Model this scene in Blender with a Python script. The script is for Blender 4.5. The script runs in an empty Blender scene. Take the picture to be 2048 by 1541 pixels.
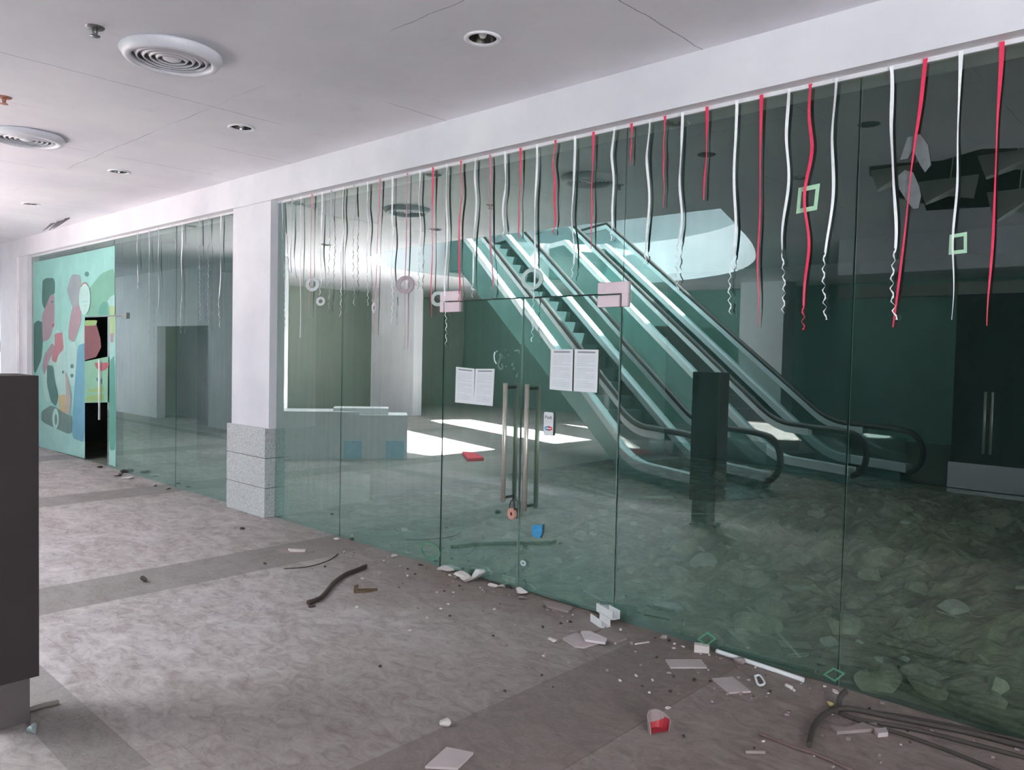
import bpy, bmesh, math, random
from mathutils import Vector, Matrix, noise
random.seed(7)
SC = bpy.context.scene
COL = SC.collection
PI = math.pi
# ------------------------------------------------------------------ camera calibration
PW, PH, F = 2048, 1541, 1560.0
CX, CY = 1024.0, 770.5
AX = Vector((0.7325221, 0.0428974, -0.6793903))      # world axes in camera (right, down, forward)
AY = Vector((0.6803884, -0.0139156, 0.7327196))
AZ = Vector((0.0219776, -0.9989826, -0.0393804))
CAM = Vector((0.0, -4.135, 1.70))
ZC = 3.46       # corridor ceiling
ZT = 3.165      # top of the glass
def ray(px, py):
    d = Vector((px - CX, py - CY, F))
    return Vector((d.dot(AX), d.dot(AY), d.dot(AZ)))
def onz(px, py, z=0.0):
    d = ray(px, py); return CAM + d * ((z - CAM.z) / d.z)
def ony(px, py, y=0.0):
    d = ray(px, py); return CAM + d * ((y - CAM.y) / d.y)
def mir(v): return Vector((v[0], -v[1], v[2]))

# ------------------------------------------------------------------ helpers
def lin(r, g, b):
    f = lambda c: (c / 12.92) if c <= 0.04045 else ((c + 0.055) / 1.055) ** 2.4
    return (f(r / 255), f(g / 255), f(b / 255), 1.0)
class NT:
    def __init__(self, name):
        self.m = bpy.data.materials.new(name); self.m.use_nodes = True
        self.t = self.m.node_tree; self.t.nodes.clear()
        self.out = self.n('ShaderNodeOutputMaterial')
    def n(self, typ, **kw):
        nd = self.t.nodes.new(typ)
        for k, v in kw.items():
            if k in nd.inputs: nd.inputs[k].default_value = v
            else: setattr(nd, k, v)
        return nd
    def l(self, a, b): self.t.links.new(a, b)
    def math(self, op, a, b=None, c=None, clamp=False):
        nd = self.n('ShaderNodeMath'); nd.operation = op; nd.use_clamp = clamp
        for i, v in enumerate((a, b, c)):
            if v is None: continue
            if isinstance(v, (int, float)): nd.inputs[i].default_value = v
            else: self.l(v, nd.inputs[i])
        return nd.outputs[0]
    def mix(self, fac, a, b):
        nd = self.n('ShaderNodeMix'); nd.data_type = 'RGBA'
        for i, v in ((0, fac), (6, a), (7, b)):
            if isinstance(v, (int, float, tuple)): nd.inputs[i].default_value = v
            else: self.l(v, nd.inputs[i])
        return nd.outputs[2]
    def noise(self, scale, detail=4, rough=0.55, vec=None, dist=0.0):
        nd = self.n('ShaderNodeTexNoise'); nd.inputs['Scale'].default_value = scale
        nd.inputs['Detail'].default_value = detail; nd.inputs['Roughness'].default_value = rough
        nd.inputs['Distortion'].default_value = dist
        if vec is None:
            vec = self.pos()
        self.l(vec, nd.inputs['Vector']); return nd.outputs[0]
    def pos(self):
        if not hasattr(self, '_p'): self._p = self.n('ShaderNodeNewGeometry').outputs['Position']
        return self._p
    def objco(self):
        if not hasattr(self, '_o'): self._o = self.n('ShaderNodeTexCoord').outputs['Object']
        return self._o
    def xyz(self, v=None):
        s = self.n('ShaderNodeSeparateXYZ'); self.l(v if v is not None else self.pos(), s.inputs[0]); return s.outputs
    def ramp(self, v, stops):
        r = self.n('ShaderNodeValToRGB'); self.l(v, r.inputs[0])
        e = r.color_ramp.elements
        while len(e) < len(stops): e.new(0.5)
        for i, (p, c) in enumerate(stops):
            e[i].position = p; e[i].color = c if isinstance(c, tuple) else (c, c, c, 1)
        return r.outputs[0]
    def bsdf(self, col, rough=0.6, metal=0.0, bump=None, bs=0.2, bd=0.01, spec=0.5, alpha=None):
        b = self.n('ShaderNodeBsdfPrincipled')
        for k, v in (('Base Color', col), ('Roughness', rough), ('Metallic', metal), ('Specular IOR Level', spec)):
            if isinstance(v, (int, float, tuple)): b.inputs[k].default_value = v
            else: self.l(v, b.inputs[k])
        if bump is not None:
            bn = self.n('ShaderNodeBump'); bn.inputs['Strength'].default_value = bs; bn.inputs['Distance'].default_value = bd
            self.l(bump, bn.inputs['Height']); self.l(bn.outputs[0], b.inputs['Normal'])
        self.l(b.outputs[0], self.out.inputs[0]); return b
_M = {}
def mat(name, rgb, rough=0.6, metal=0.0, var=0.12, scale=9.0, bump=0.0, spec=0.5):
    if name in _M: return _M[name]
    t = NT(name); c = lin(*rgb)
    nz = t.noise(scale, 5, 0.6, vec=t.objco())
    lo = tuple(max(0, x * (1 - var)) for x in c[:3]) + (1,)
    hi = tuple(min(1, x * (1 + var)) for x in c[:3]) + (1,)
    col = t.ramp(nz, [(0.3, lo), (0.7, hi)])
    t.bsdf(col, rough, metal, bump=nz if bump else None, bs=bump, spec=spec)
    _M[name] = t.m; return t.m

def tag(o, label=None, cat=None, group=None, kind=None):
    if label: o['label'] = label
    if cat: o['category'] = cat
    if group: o['group'] = group
    if kind: o['kind'] = kind
    return o
def empty(name, loc=(0, 0, 0), rz=0.0):
    o = bpy.data.objects.new(name, None); COL.objects.link(o)
    o.location = loc; o.rotation_euler = (0, 0, rz); o.empty_display_size = 0.1
    return o
class MB:
    """collects shapes into one bmesh"""
    def __init__(self): self.bm = bmesh.new(); self.mi = 0
    def _faces(self, fs):
        for f in fs: f.material_index = self.mi
    def box(self, x0, x1, y0, y1, z0, z1, M=None):
        vs = [self.bm.verts.new(((x0, x1)[i & 1], (y0, y1)[(i >> 1) & 1], (z0, z1)[(i >> 2) & 1])) for i in range(8)]
        if M is not None:
            for v in vs: v.co = M @ v.co
        q = [(0, 2, 3, 1), (4, 5, 7, 6), (0, 1, 5, 4), (2, 6, 7, 3), (0, 4, 6, 2), (1, 3, 7, 5)]
        self._faces([self.bm.faces.new([vs[i] for i in k]) for k in q]); return vs
    def prism(self, pts, d):
        """polygon pts (3D, planar) extruded by vector d"""
        a = [self.bm.verts.new(p) for p in pts]; b = [self.bm.verts.new(Vector(p) + Vector(d)) for p in pts]
        n = len(a); fs = [self.bm.faces.new(a[::-1]), self.bm.faces.new(b)]
        fs += [self.bm.faces.new((a[i], a[(i + 1) % n], b[(i + 1) % n], b[i])) for i in range(n)]
        self._faces(fs)
    def poly(self, pts):
        f = self.bm.faces.new([self.bm.verts.new(p) for p in pts]); self._faces([f]); return f
    def tube(self, pts, r, seg=10, caps=True):
        pts = [Vector(p) for p in pts]; rings = []; N = len(pts)
        up = Vector((0, 0, 1)); prev = None
        for i, p in enumerate(pts):
            t = (pts[min(i + 1, N - 1)] - pts[max(i - 1, 0)]).normalized()
            if prev is None:
                s = t.cross(up)
                if s.length < 1e-3: s = t.cross(Vector((1, 0, 0)))
            else: s = prev - t * prev.dot(t)
            s.normalize(); prev = s; b = t.cross(s)
            rr = r[i] if isinstance(r, (list, tuple)) else r
            rings.append([self.bm.verts.new(p + (s * math.cos(2 * PI * k / seg) + b * math.sin(2 * PI * k / seg)) * rr) for k in range(seg)])
        fs = []
        for i in range(N - 1):
            for k in range(seg):
                f = self.bm.faces.new((rings[i][k], rings[i][(k + 1) % seg], rings[i + 1][(k + 1) % seg], rings[i + 1][k]))
                f.smooth = True; fs.append(f)
        if caps: fs += [self.bm.faces.new(rings[0][::-1]), self.bm.faces.new(rings[-1])]
        self._faces(fs)
    def lathe(self, prof, c=(0, 0, 0), seg=40, closed=False):
        """prof list of (r, z) about vertical axis"""
        rings = []
        for r, z in prof:
            rings.append([self.bm.verts.new((c[0] + max(r, 1e-4) * math.cos(2 * PI * k / seg), c[1] + max(r, 1e-4) * math.sin(2 * PI * k / seg), c[2] + z)) for k in range(seg)])
        n = len(rings); fs = []
        for i in range(n if closed else n - 1):
            a, b = rings[i], rings[(i + 1) % n]
            for k in range(seg):
                f = self.bm.faces.new((a[k], a[(k + 1) % seg], b[(k + 1) % seg], b[k])); f.smooth = True; fs.append(f)
        self._faces(fs)
    def build(self, name, mats, parent=None, bevel=0.0, recalc=True, smooth=False):
        if recalc: bmesh.ops.recalc_face_normals(self.bm, faces=self.bm.faces)
        me = bpy.data.meshes.new(name); self.bm.to_mesh(me); self.bm.free()
        for m in (mats if isinstance(mats, (list, tuple)) else [mats]): me.materials.append(m)
        if smooth:
            for p in me.polygons: p.use_smooth = True
        o = bpy.data.objects.new(name, me); COL.objects.link(o)
        if parent: o.parent = parent
        if bevel:
            b = o.modifiers.new('bevel', 'BEVEL'); b.width = bevel; b.segments = 2; b.limit_method = 'ANGLE'
        return o
def recenter(o, base=None):
    """move a world-built mesh's origin to its own base"""
    me = o.data; vs = [v.co.copy() for v in me.vertices]
    lo = Vector((min(v.x for v in vs), min(v.y for v in vs), min(v.z for v in vs)))
    hi = Vector((max(v.x for v in vs), max(v.y for v in vs), max(v.z for v in vs)))
    c = Vector(((lo.x + hi.x) / 2, (lo.y + hi.y) / 2, lo.z)) if base is None else Vector(base)
    me.transform(Matrix.Translation(-c)); o.location = c; return o
def smooth_path(pts, n=6):
    """Catmull-Rom through pts"""
    pts = [Vector(p) for p in pts]; out = []
    for i in range(len(pts) - 1):
        p0 = pts[max(i - 1, 0)]; p1 = pts[i]; p2 = pts[i + 1]; p3 = pts[min(i + 2, len(pts) - 1)]
        for k in range(n):
            t = k / n
            out.append(0.5 * ((2 * p1) + (p2 - p0) * t + (2 * p0 - 5 * p1 + 4 * p2 - p3) * t * t + (3 * p1 - p0 - 3 * p2 + p3) * t ** 3))
    out.append(pts[-1]); return out
def filled(loops, z, flip=False):
    """flat face with holes: first loop outer, others holes"""
    bm = bmesh.new(); es = []
    for lp in loops:
        vs = [bm.verts.new((p[0], p[1], z)) for p in lp]
        es += [bm.edges.new((vs[i], vs[(i + 1) % len(vs)])) for i in range(len(vs))]
    bmesh.ops.triangle_fill(bm, use_beauty=True, use_dissolve=False, edges=es, normal=(0, 0, -1 if flip else 1))
    mb = MB(); mb.bm.free(); mb.bm = bm; return mb
def circ(x, y, r, n=24): return [(x + r * math.cos(2 * PI * k / n), y + r * math.sin(2 * PI * k / n)) for k in range(n)]

# ------------------------------------------------------------------ materials
def m_plaster():
    t = NT('white_plaster'); p = t.pos()
    a = t.noise(0.9, 5, 0.6); b = t.noise(14, 4, 0.6)
    c = t.ramp(a, [(0.3, lin(214, 213, 220)), (0.62, lin(232, 231, 236))])
    t.bsdf(c, 0.55, bump=b, bs=0.05, bd=0.004); return t.m
def m_ceiling():
    t = NT('ceiling_paint'); x = t.xyz()
    a = t.noise(0.7, 5, 0.6); b = t.noise(3.2, 4, 0.7)
    c = t.ramp(a, [(0.3, lin(208, 207, 216)), (0.65, lin(226, 225, 231))])
    stain = t.ramp(b, [(0.62, 0.0), (0.8, 0.25)])
    c = t.mix(stain, c, lin(170, 165, 165))
    # board joints running across the corridor, thin and irregular
    wob = t.math('MULTIPLY', t.math('SUBTRACT', t.noise(5.0, 3), 0.5), 0.035)
    xx = t.math('ADD', x[0], wob)
    d = t.math('ABSOLUTE', t.math('SUBTRACT', t.math('FRACT', t.math('DIVIDE', t.math('ADD', xx, 20.21), 1.085)), 0.5))
    line = t.math('LESS_THAN', d, 0.0035)
    gate = t.ramp(t.noise(0.8, 2), [(0.47, 0.0), (0.55, 1.0)])
    line = t.math('MULTIPLY', line, gate)
    wob2 = t.math('MULTIPLY', t.math('SUBTRACT', t.noise(4.0, 3), 0.5), 0.06)
    d2 = t.math('ABSOLUTE', t.math('ADD', t.math('ADD', x[1], 1.42), wob2))
    line2 = t.math('MULTIPLY', t.math('LESS_THAN', d2, 0.0035), t.ramp(t.noise(0.6, 2), [(0.5, 0.0), (0.56, 0.6)]))
    ln = t.math('MAXIMUM', t.math('MULTIPLY', line, 0.75), line2)
    c = t.mix(ln, c, lin(126, 120, 130))
    t.bsdf(c, 0.55, bump=b, bs=0.08, bd=0.005); return t.m
def m_floor():
    t = NT('dusty_marble_tile'); x = t.xyz()
    mp = t.n('ShaderNodeMapping'); t.l(t.pos(), mp.inputs[0]); mp.inputs['Scale'].default_value = (1, 1.6, 1); mp.inputs['Rotation'].default_value = (0, 0, 0.5)
    v = mp.outputs[0]
    n1 = t.noise(2.6, 7, 0.68, vec=v, dist=1.1); n2 = t.noise(7.0, 8, 0.74, vec=v, dist=1.4); n3 = t.noise(0.55, 3, 0.5)
    marb = t.ramp(n1, [(0.30, lin(128, 116, 114)), (0.45, lin(152, 143, 141)), (0.55, lin(171, 163, 162)), (0.72, lin(194, 188, 187))])
    fine = t.ramp(n2, [(0.36, lin(120, 108, 105)), (0.5, lin(170, 162, 160)), (0.66, lin(196, 190, 189))])
    col = t.mix(0.42, marb, fine)
    # grey granite bands across and along the corridor
    def band(lo, hi):
        return t.math('MULTIPLY', t.math('GREATER_THAN', x[0], lo), t.math('LESS_THAN', x[0], hi))
    bd = band(-2.57, -1.96)
    for lo, hi in ((-6.02, -5.42), (-9.62, -9.05), (-13.2, -12.6)): bd = t.math('MAXIMUM', bd, band(lo, hi))
    yb = t.math('MULTIPLY', t.math('MULTIPLY', t.math('LESS_THAN', x[1], -2.83), t.math('GREATER_THAN', x[1], -3.08)), t.math('LESS_THAN', x[0], -3.16))
    bd = t.math('MAXIMUM', bd, yb)
    n4 = t.noise(60, 3, 0.6)
    gran = t.ramp(n4, [(0.3, lin(98, 92, 90)), (0.7, lin(130, 124, 121))])
    gran = t.mix(t.math('MULTIPLY', n1, 0.2), gran, lin(165, 160, 158))
    col = t.mix(t.math('MULTIPLY', bd, 0.72), col, gran)
    # tile joints
    jx = t.math('ABSOLUTE', t.math('SUBTRACT', t.math('FRACT', t.math('DIVIDE', t.math('ADD', x[0], 20.0 + 0.76 - 0.32), 0.604)), 0.5))
    jy = t.math('ABSOLUTE', t.math('SUBTRACT', t.math('FRACT', t.math('DIVIDE', t.math('ADD', x[1], 20.0), 0.77)), 0.5))
    j = t.math('MAXIMUM', t.math('LESS_THAN', jx, 0.0035), t.math('MULTIPLY', t.math('LESS_THAN', jy, 0.003), 1.0))
    jg = t.ramp(t.noise(1.7, 3), [(0.42, 0.05), (0.62, 0.45)])
    col = t.mix(t.math('MULTIPLY', j, jg), col, lin(98, 90, 88))
    edge = t.math('LESS_THAN', t.math('ABSOLUTE', t.math('SUBTRACT', x[0], -1.955)), 0.005)
    col = t.mix(t.math('MULTIPLY', edge, 0.8), col, lin(88, 80, 78))
    # brown dirt collected in front of the glass and towards the broken-up end
    dg = t.math('ADD', t.math('MULTIPLY', t.math('ADD', x[1], 1.05), 1.0), t.math('MULTIPLY', t.math('SUBTRACT', n3, 0.5), 1.6))
    gx = t.math('MULTIPLY', t.math('ADD', x[0], 4.4), 0.32)
    dg = t.math('MULTIPLY', dg, t.math('ADD', gx, 0.9, clamp=True))
    dirt = t.ramp(t.math('ADD', dg, t.math('MULTIPLY', t.math('SUBTRACT', n2, 0.5), 0.5)), [(0.0, 0.0), (0.9, 0.8)])
    ds = t.ramp(t.math('ADD', gx, t.math('MULTIPLY', t.math('SUBTRACT', n1, 0.5), 0.6)), [(0.05, 0.0), (0.9, 0.75)])
    dirt = t.math('MAXIMUM', dirt, ds)
    dcol = t.ramp(n2, [(0.3, lin(102, 88, 82)), (0.7, lin(138, 122, 114))])
    col = t.mix(dirt, col, dcol)
    # darker grey-brown floor behind the corridor
    bk = t.ramp(t.math('ADD', t.math('MULTIPLY', t.math('SUBTRACT', -3.3, x[1]), 1.6), t.math('SUBTRACT', n1, 0.5)), [(0.1, 0.0), (0.6, 1.0)])
    bk = t.math('MULTIPLY', bk, t.ramp(t.math('MULTIPLY_ADD', x[0], 0.4, 3.9), [(0.2, 0.0), (1.0, 0.92)]))
    col = t.mix(bk, col, t.mix(n2, lin(44, 42, 38), lin(92, 88, 80)))
    # dark specks and scuffs
    mp2 = t.n('ShaderNodeMapping'); t.l(t.pos(), mp2.inputs[0]); mp2.inputs['Scale'].default_value = (3.2, 11, 1); mp2.inputs['Rotation'].default_value = (0, 0, -0.35)
    sc_ = t.ramp(t.noise(2.4, 4, 0.6, vec=mp2.outputs[0], dist=0.6), [(0.60, 0.0), (0.72, 0.5)])
    col = t.mix(sc_, col, lin(112, 102, 98))
    sp = t.ramp(t.noise(23, 3, 0.6), [(0.70, 0.0), (0.76, 0.65)])
    col = t.mix(sp, col, lin(84, 76, 74))
    t.bsdf(col, 0.62, bump=n2, bs=0.12, bd=0.006, spec=0.3); return t.m
def m_granite():
    t = NT('grey_granite'); o = t.objco()
    a = t.noise(95, 3, 0.7, vec=o); b = t.noise(220, 2, 0.6, vec=o)
    c = t.ramp(a, [(0.3, lin(132, 136, 136)), (0.48, lin(182, 186, 186)), (0.7, lin(212, 216, 216))])
    c = t.mix(t.ramp(b, [(0.62, 0.0), (0.68, 0.6)]), c, lin(120, 122, 124))
    t.bsdf(c, 0.55); return t.m
def m_glass(name, tint, rtint, r0, k, dust_haze, clear=False):
    t = NT(name)
    tr = t.n('ShaderNodeBsdfTransparent'); tr.inputs[0].default_value = tint
    if clear:
        t.l(tr.outputs[0], t.out.inputs[0]); return t.m
    gl = t.n('ShaderNodeBsdfGlossy'); gl.inputs['Color'].default_value = rtint; gl.inputs['Roughness'].default_value = 0.0
    lw = t.n('ShaderNodeLayerWeight'); lw.inputs['Blend'].default_value = 0.5
    fac = t.math('MULTIPLY_ADD', lw.outputs['Facing'], k, r0, clamp=True)
    mx = t.n('ShaderNodeMixShader'); t.l(fac, mx.inputs[0]); t.l(tr.outputs[0], mx.inputs[1]); t.l(gl.outputs[0], mx.inputs[2])
    df = t.n('ShaderNodeBsdfDiffuse'); df.inputs[0].default_value = lin(140, 198, 184)
    # dusty film with the milky green haze painted in: streaked, heavier low down
    mp = t.n('ShaderNodeMapping'); t.l(t.pos(), mp.inputs[0]); mp.inputs['Scale'].default_value = (9, 1, 0.5)
    st = t.noise(2.2, 5, 0.6, vec=mp.outputs[0]); z = t.xyz()[2]
    low = t.math('MULTIPLY', t.math('SUBTRACT', 1.1, z, clamp=True), dust_haze * 1.3)
    xr = t.ramp(t.math('MULTIPLY', t.math('ADD', t.xyz()[0], t.math('MULTIPLY', t.noise(0.8, 3), 1.2)), -0.3), [(0.15, 0.25), (0.75, 1.25)])
    dfac = t.math('ADD', t.math('MULTIPLY', t.ramp(st, [(0.35, 0.35), (0.75, 1.25)]), dust_haze), low, clamp=True)
    dfac = t.math('MULTIPLY', dfac, xr)
    mx2 = t.n('ShaderNodeMixShader'); t.l(dfac, mx2.inputs[0]); t.l(mx.outputs[0], mx2.inputs[1]); t.l(df.outputs[0], mx2.inputs[2])
    t.l(mx2.outputs[0], t.out.inputs[0]); return t.m
def m_rubble(name, cols, scale=6):
    t = NT(name); a = t.noise(scale, 7, 0.7, dist=0.6); b = t.noise(scale * 5, 5, 0.7)
    c = t.ramp(a, [(0.3, lin(*cols[0])), (0.5, lin(*cols[1])), (0.7, lin(*cols[2]))])
    c = t.mix(t.ramp(b, [(0.6, 0.0), (0.75, 0.5)]), c, lin(*cols[2]))
    t.bsdf(c, 0.95, bump=b, bs=0.5, bd=0.02, spec=0.1); return t.m

M_PLASTER = m_plaster(); M_CEIL = m_ceiling(); M_FLOOR = m_floor(); M_GRAN = m_granite()
TINT = (0.60, 0.67, 0.59, 1)
M_GLASS = m_glass('green_glass', TINT, (0.88, 1.0, 0.975, 1), 0.12, 0.60, 0.085)
M_GCLR = m_glass('glass_rear_face', (0.97, 1, 0.98, 1), None, 0, 0, 0, clear=True)
M_GEDGE = mat('glass_edge', (40, 78, 66), 0.3)
M_GEDGEL = mat('glass_edge_light', (128, 160, 148), 0.3)
M_STEEL = mat('brushed_steel', (190, 185, 176), 0.35, 0.55, 0.08, 40)
M_FIT = mat('pale_pink_fitting', (226, 205, 212), 0.45, 0.0, 0.04)
M_BLACK = mat('black_rubber', (26, 28, 28), 0.5)
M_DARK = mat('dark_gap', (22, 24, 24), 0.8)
M_WHITEP = mat('white_plastic', (226, 228, 228), 0.45, 0, 0.05)
M_TRIM = mat('pale_aluminium_trim', (226, 226, 230), 0.4, 0, 0.04)
M_BROWN = mat('dark_brown_laminate', (36, 27, 28), 0.75, 0, 0.14, 5)
M_BROWNE = mat('brown_base_steel', (92, 84, 84), 0.4, 0.3, 0.1)
M_RED = mat('red_ribbon', (236, 62, 98), 0.35, 0, 0.12, 30)
M_WRIB = mat('white_ribbon', (244, 246, 250), 0.3, 0, 0.08, 30)
M_PAPER = mat('paper', (226, 229, 232), 0.8, 0, 0.02)
M_INK = mat('grey_ink', (148, 152, 160), 0.8)
M_INK2 = mat('light_grey_ink', (203, 207, 212), 0.8)

# ------------------------------------------------------------------ the setting
CO = []   # ceiling holes
DL = [(-3.16, -1.03), (-5.89, -1.02), (-8.36, -1.03), (-11.2, -1.03)]
DL2 = [(-3.16, -3.30), (-8.45, -3.32), (-11.2, -3.32)]
DF = [(-4.75, -2.07), (-7.57, -2.07)]
SPK = [(-2.07, -1.93), (-3.43, -1.98)]
OVAL_PTS = [(-4.5, -4.25), (-4.95, -5.6), (-5.6, -7.4), (-6.45, -9.15), (-7.55, -10.5), (-8.9, -11.3), (-10.2, -11.6), (-11.6, -11.2), (-12.7, -10.1), (-13.3, -8.4),
            (-13.2, -6.6), (-12.7, -5.4), (-11.9, -4.75), (-10.6, -4.4), (-9.0, -4.25), (-7.0, -4.22)]
OVAL = [(p.x, p.y) for p in smooth_path([Vector((a, b, 0)) for a, b in OVAL_PTS + OVAL_PTS[:1]], 5)[:-1]]
torn = []
xs = [4.0, 3.2, 2.5, 1.9, 1.2, 0.6, 0.0, -0.5, -0.9, -1.25, -1.6, -1.95, -2.25, -2.5]
for i, xx in enumerate(xs): torn.append((xx, -3.35 + 0.16 * math.sin(i * 2.1) + 0.1 * math.sin(i * 5.3)))
torn += [(-2.62, -3.6), (-2.58, -4.1), (-2.75, -4.7), (-2.6, -5.3), (-2.7, -5.75), (-2.1, -5.9), (-0.8, -5.8), (1.0, -5.95), (2.6, -5.85), (4.0, -5.9)]
outer = [(-24.0, 0.25)] + [(4.0, 0.25)] + torn + [(4.0, -14.0), (-24.0, -14.0)]
holes = [OVAL] + [circ(x, y, 0.078) for x, y in DL + DL2]
o = filled([outer] + holes, ZC, True).build('ceiling', M_CEIL, recalc=False); tag(o, kind='structure')
# upper slab (underside of the floor above) and the white rim of the oval opening
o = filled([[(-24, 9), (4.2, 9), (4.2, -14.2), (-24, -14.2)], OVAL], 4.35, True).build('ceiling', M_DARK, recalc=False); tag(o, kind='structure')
mb = MB(); n = len(OVAL)
v0 = [mb.bm.verts.new((a, b, ZC - 0.002)) for a, b in OVAL]; v1 = [mb.bm.verts.new((a, b, 4.42)) for a, b in OVAL]
for i in range(n):
    f = mb.bm.faces.new((v0[i], v0[(i + 1) % n], v1[(i + 1) % n], v1[i])); f.smooth = True
o = mb.build('trim_1', M_PLASTER, recalc=False); tag(o, kind='structure')
# floors
mb = MB(); mb.box(-24, 4, -14, 0.02, -0.1, 0); tag(mb.build('floor', M_FLOOR), kind='structure')
M_SHOPF = m_rubble('dusty_shop_screed', ((98, 100, 92), (122, 124, 116), (148, 150, 142)), 1.2)
mb = MB(); mb.box(-24, 4, 0.02, 9, -0.1, 0); tag(mb.build('floor', M_SHOPF), kind='structure')
# bulkhead over the glass
mb = MB(); mb.box(-24, 4, -0.11, 0.25, ZT, ZC + 0.02); tag(mb.build('wall_front', M_PLASTER), kind='structure')
mb = MB(); mb.box(-24, 4, -0.02, 0.02, ZT - 0.022, ZT + 0.001); tag(mb.build('trim_2', M_TRIM), kind='structure')
# walls behind and beside
M_TEAL = mat('teal_wall_paint', (116, 162, 152), 0.6, 0, 0.1, 1.5)
M_GREIGE = mat('grey_green_wall_paint', (140, 146, 138), 0.6, 0, 0.06, 1.2)
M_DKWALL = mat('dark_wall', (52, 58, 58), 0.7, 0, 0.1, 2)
mb = MB(); mb.box(-24, 4, -14.2, -14, 0, 4.35); tag(mb.build('wall_back', M_TEAL), kind='structure')
mb = MB()
for b in ((-24.2, -24, -14.2, -1.85, 0, 4.35), (-24.2, -24, -0.2, 9, 0, 4.35), (-24.2, -24, -1.85, -0.2, 0, 0.3), (-24.2, -24, -1.85, -0.2, 3.1, 4.35), (-24.12, -24.05, -1.06, -1.0, 0.3, 3.1)): mb.box(*b)
tag(mb.build('wall_left', M_GREIGE), kind='structure')  # unseen end window opening added to brighten the left of the corridor
mb = MB()
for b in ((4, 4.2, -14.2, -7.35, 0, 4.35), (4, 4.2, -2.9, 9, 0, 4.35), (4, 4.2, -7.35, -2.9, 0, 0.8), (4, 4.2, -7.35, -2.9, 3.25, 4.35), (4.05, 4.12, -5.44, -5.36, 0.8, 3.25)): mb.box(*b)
tag(mb.build('wall_right', M_DKWALL), kind='structure')  # unseen window opening added as daylight fill for the camera end
# unseen upper storey added to shape the daylight; its opening sets the sun patch
ROOF = (-10.9, -5.9, -11.6, -5.3)
mb = filled([[(-24, 0), (4, 0), (4, -16), (-24, -16)], [(ROOF[0], ROOF[2]), (ROOF[1], ROOF[2]), (ROOF[1], ROOF[3]), (ROOF[0], ROOF[3])]], 7.6, True)
tag(mb.build('ceiling', M_PLASTER, recalc=False), kind='structure')
mb = MB()
for b in ((-24, 4, -0.2, 0, 4.35, 7.6), (-24, 4, -16.2, -16, 4.35, 7.6), (-24.2, -24, -16, 0, 4.35, 7.6), (4, 4.2, -16, 0, 4.35, 7.6)): mb.box(*b)
tag(mb.build('wall_upper', M_PLASTER), kind='structure')
# inside of the shop
M_SHOPW = mat('shop_wall_paint', (176, 182, 176), 0.7, 0, 0.1, 1.0)
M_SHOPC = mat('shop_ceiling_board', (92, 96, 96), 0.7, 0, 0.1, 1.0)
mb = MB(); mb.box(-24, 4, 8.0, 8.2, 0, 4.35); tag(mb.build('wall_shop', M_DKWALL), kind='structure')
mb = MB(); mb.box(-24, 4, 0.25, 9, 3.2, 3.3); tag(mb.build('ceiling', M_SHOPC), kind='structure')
mb = MB(); mb.box(-7.75, -7.5, 0.45, 8, 0, 3.2); tag(mb.build('wall_shop', M_SHOPW), kind='structure')
mb = MB(); mb.box(-14.95, -14.75, 0.1, 8, 0, 3.2); tag(mb.build('wall_shop', M_DKWALL), kind='structure')

# glazing: (name, x0, x1, z0, z1)
def pane(name, x0, x1, z0, z1, kind='structure', parent=None, th=0.012, mats=None, edge=None):
    mb = MB(); vs = mb.box(x0, x1, -th / 2, th / 2, z0, z1)
    mb.bm.normal_update(); bmesh.ops.recalc_face_normals(mb.bm, faces=mb.bm.faces)
    for f in mb.bm.faces:
        f.material_index = 0 if f.normal.y < -0.5 else (1 if f.normal.y > 0.5 else 2)
    o = mb.build(name, mats or [M_GLASS, M_GCLR, edge or M_GEDGE], parent)
    if kind: o['kind'] = kind
    return o
G = 0.004
X_DL, X_DM, X_DR, X_J1, X_J2 = -4.569, -3.735, -2.885, -5.937, -1.457
ZD = 2.103
XM0, XD0, XD1, XM1 = -14.86, -12.42, -11.52, -11.28
pane('window_1', -19.0, -16.32, 0.0, ZT - 0.02)
pane('window_2', XM0, XD0 - G, 0.0, ZT - 0.02)
pane('window_3', XD0, XM1 - G, 2.10, ZT - 0.02)
pane('window_4', XD1 + G, XM1 - G, 0.0, 2.096)
pane('window_5', XM1 + G, -9.35 - G, 0.0, ZT - 0.02)
pane('window_6', -9.35 + G, -7.6, 0.0, ZT - 0.02)
pane('window_7', -7.2, X_J1 - G, 0.0, ZT - 0.02)
pane('window_8', X_J1 + G, X_DL - G, 0.0, ZT - 0.02)
pane('window_9', X_DL, X_DR, ZD + G, ZT - 0.02)
pane('window_10', X_DR + G, X_J2 - G, 0.0, ZT - 0.02)
pane('window_11', X_J2 + G, 0.0 - G, 0.0, ZT - 0.02, edge=M_GEDGEL)
pane('window_12', 0.0, 1.6, 0.0, ZT - 0.02)
pane('window_13', 1.6 + G, 4.0, 0.0, ZT - 0.02)

def handle_bars(parent, x, z0, z1, off_out=0.065, off_in=0.06, r=0.0165):
    h = MB()
    h.tube([(x, -off_out, z0), (x, -off_out, z1)], r, 14)
    ho = h.build('handle', M_STEEL, parent)
    k = MB(); k.tube([(x, off_in, z0 + 0.01), (x, off_in, z1 - 0.01)], r, 14)
    k.build('bar', M_STEEL, ho)
    for zz in (z0 + 0.03, z1 - 0.03):
        c = MB(); c.tube([(x, -off_out, zz), (x, off_in, zz)], 0.010, 10); c.build('bracket', M_BLACK, ho)
    return ho
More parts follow.
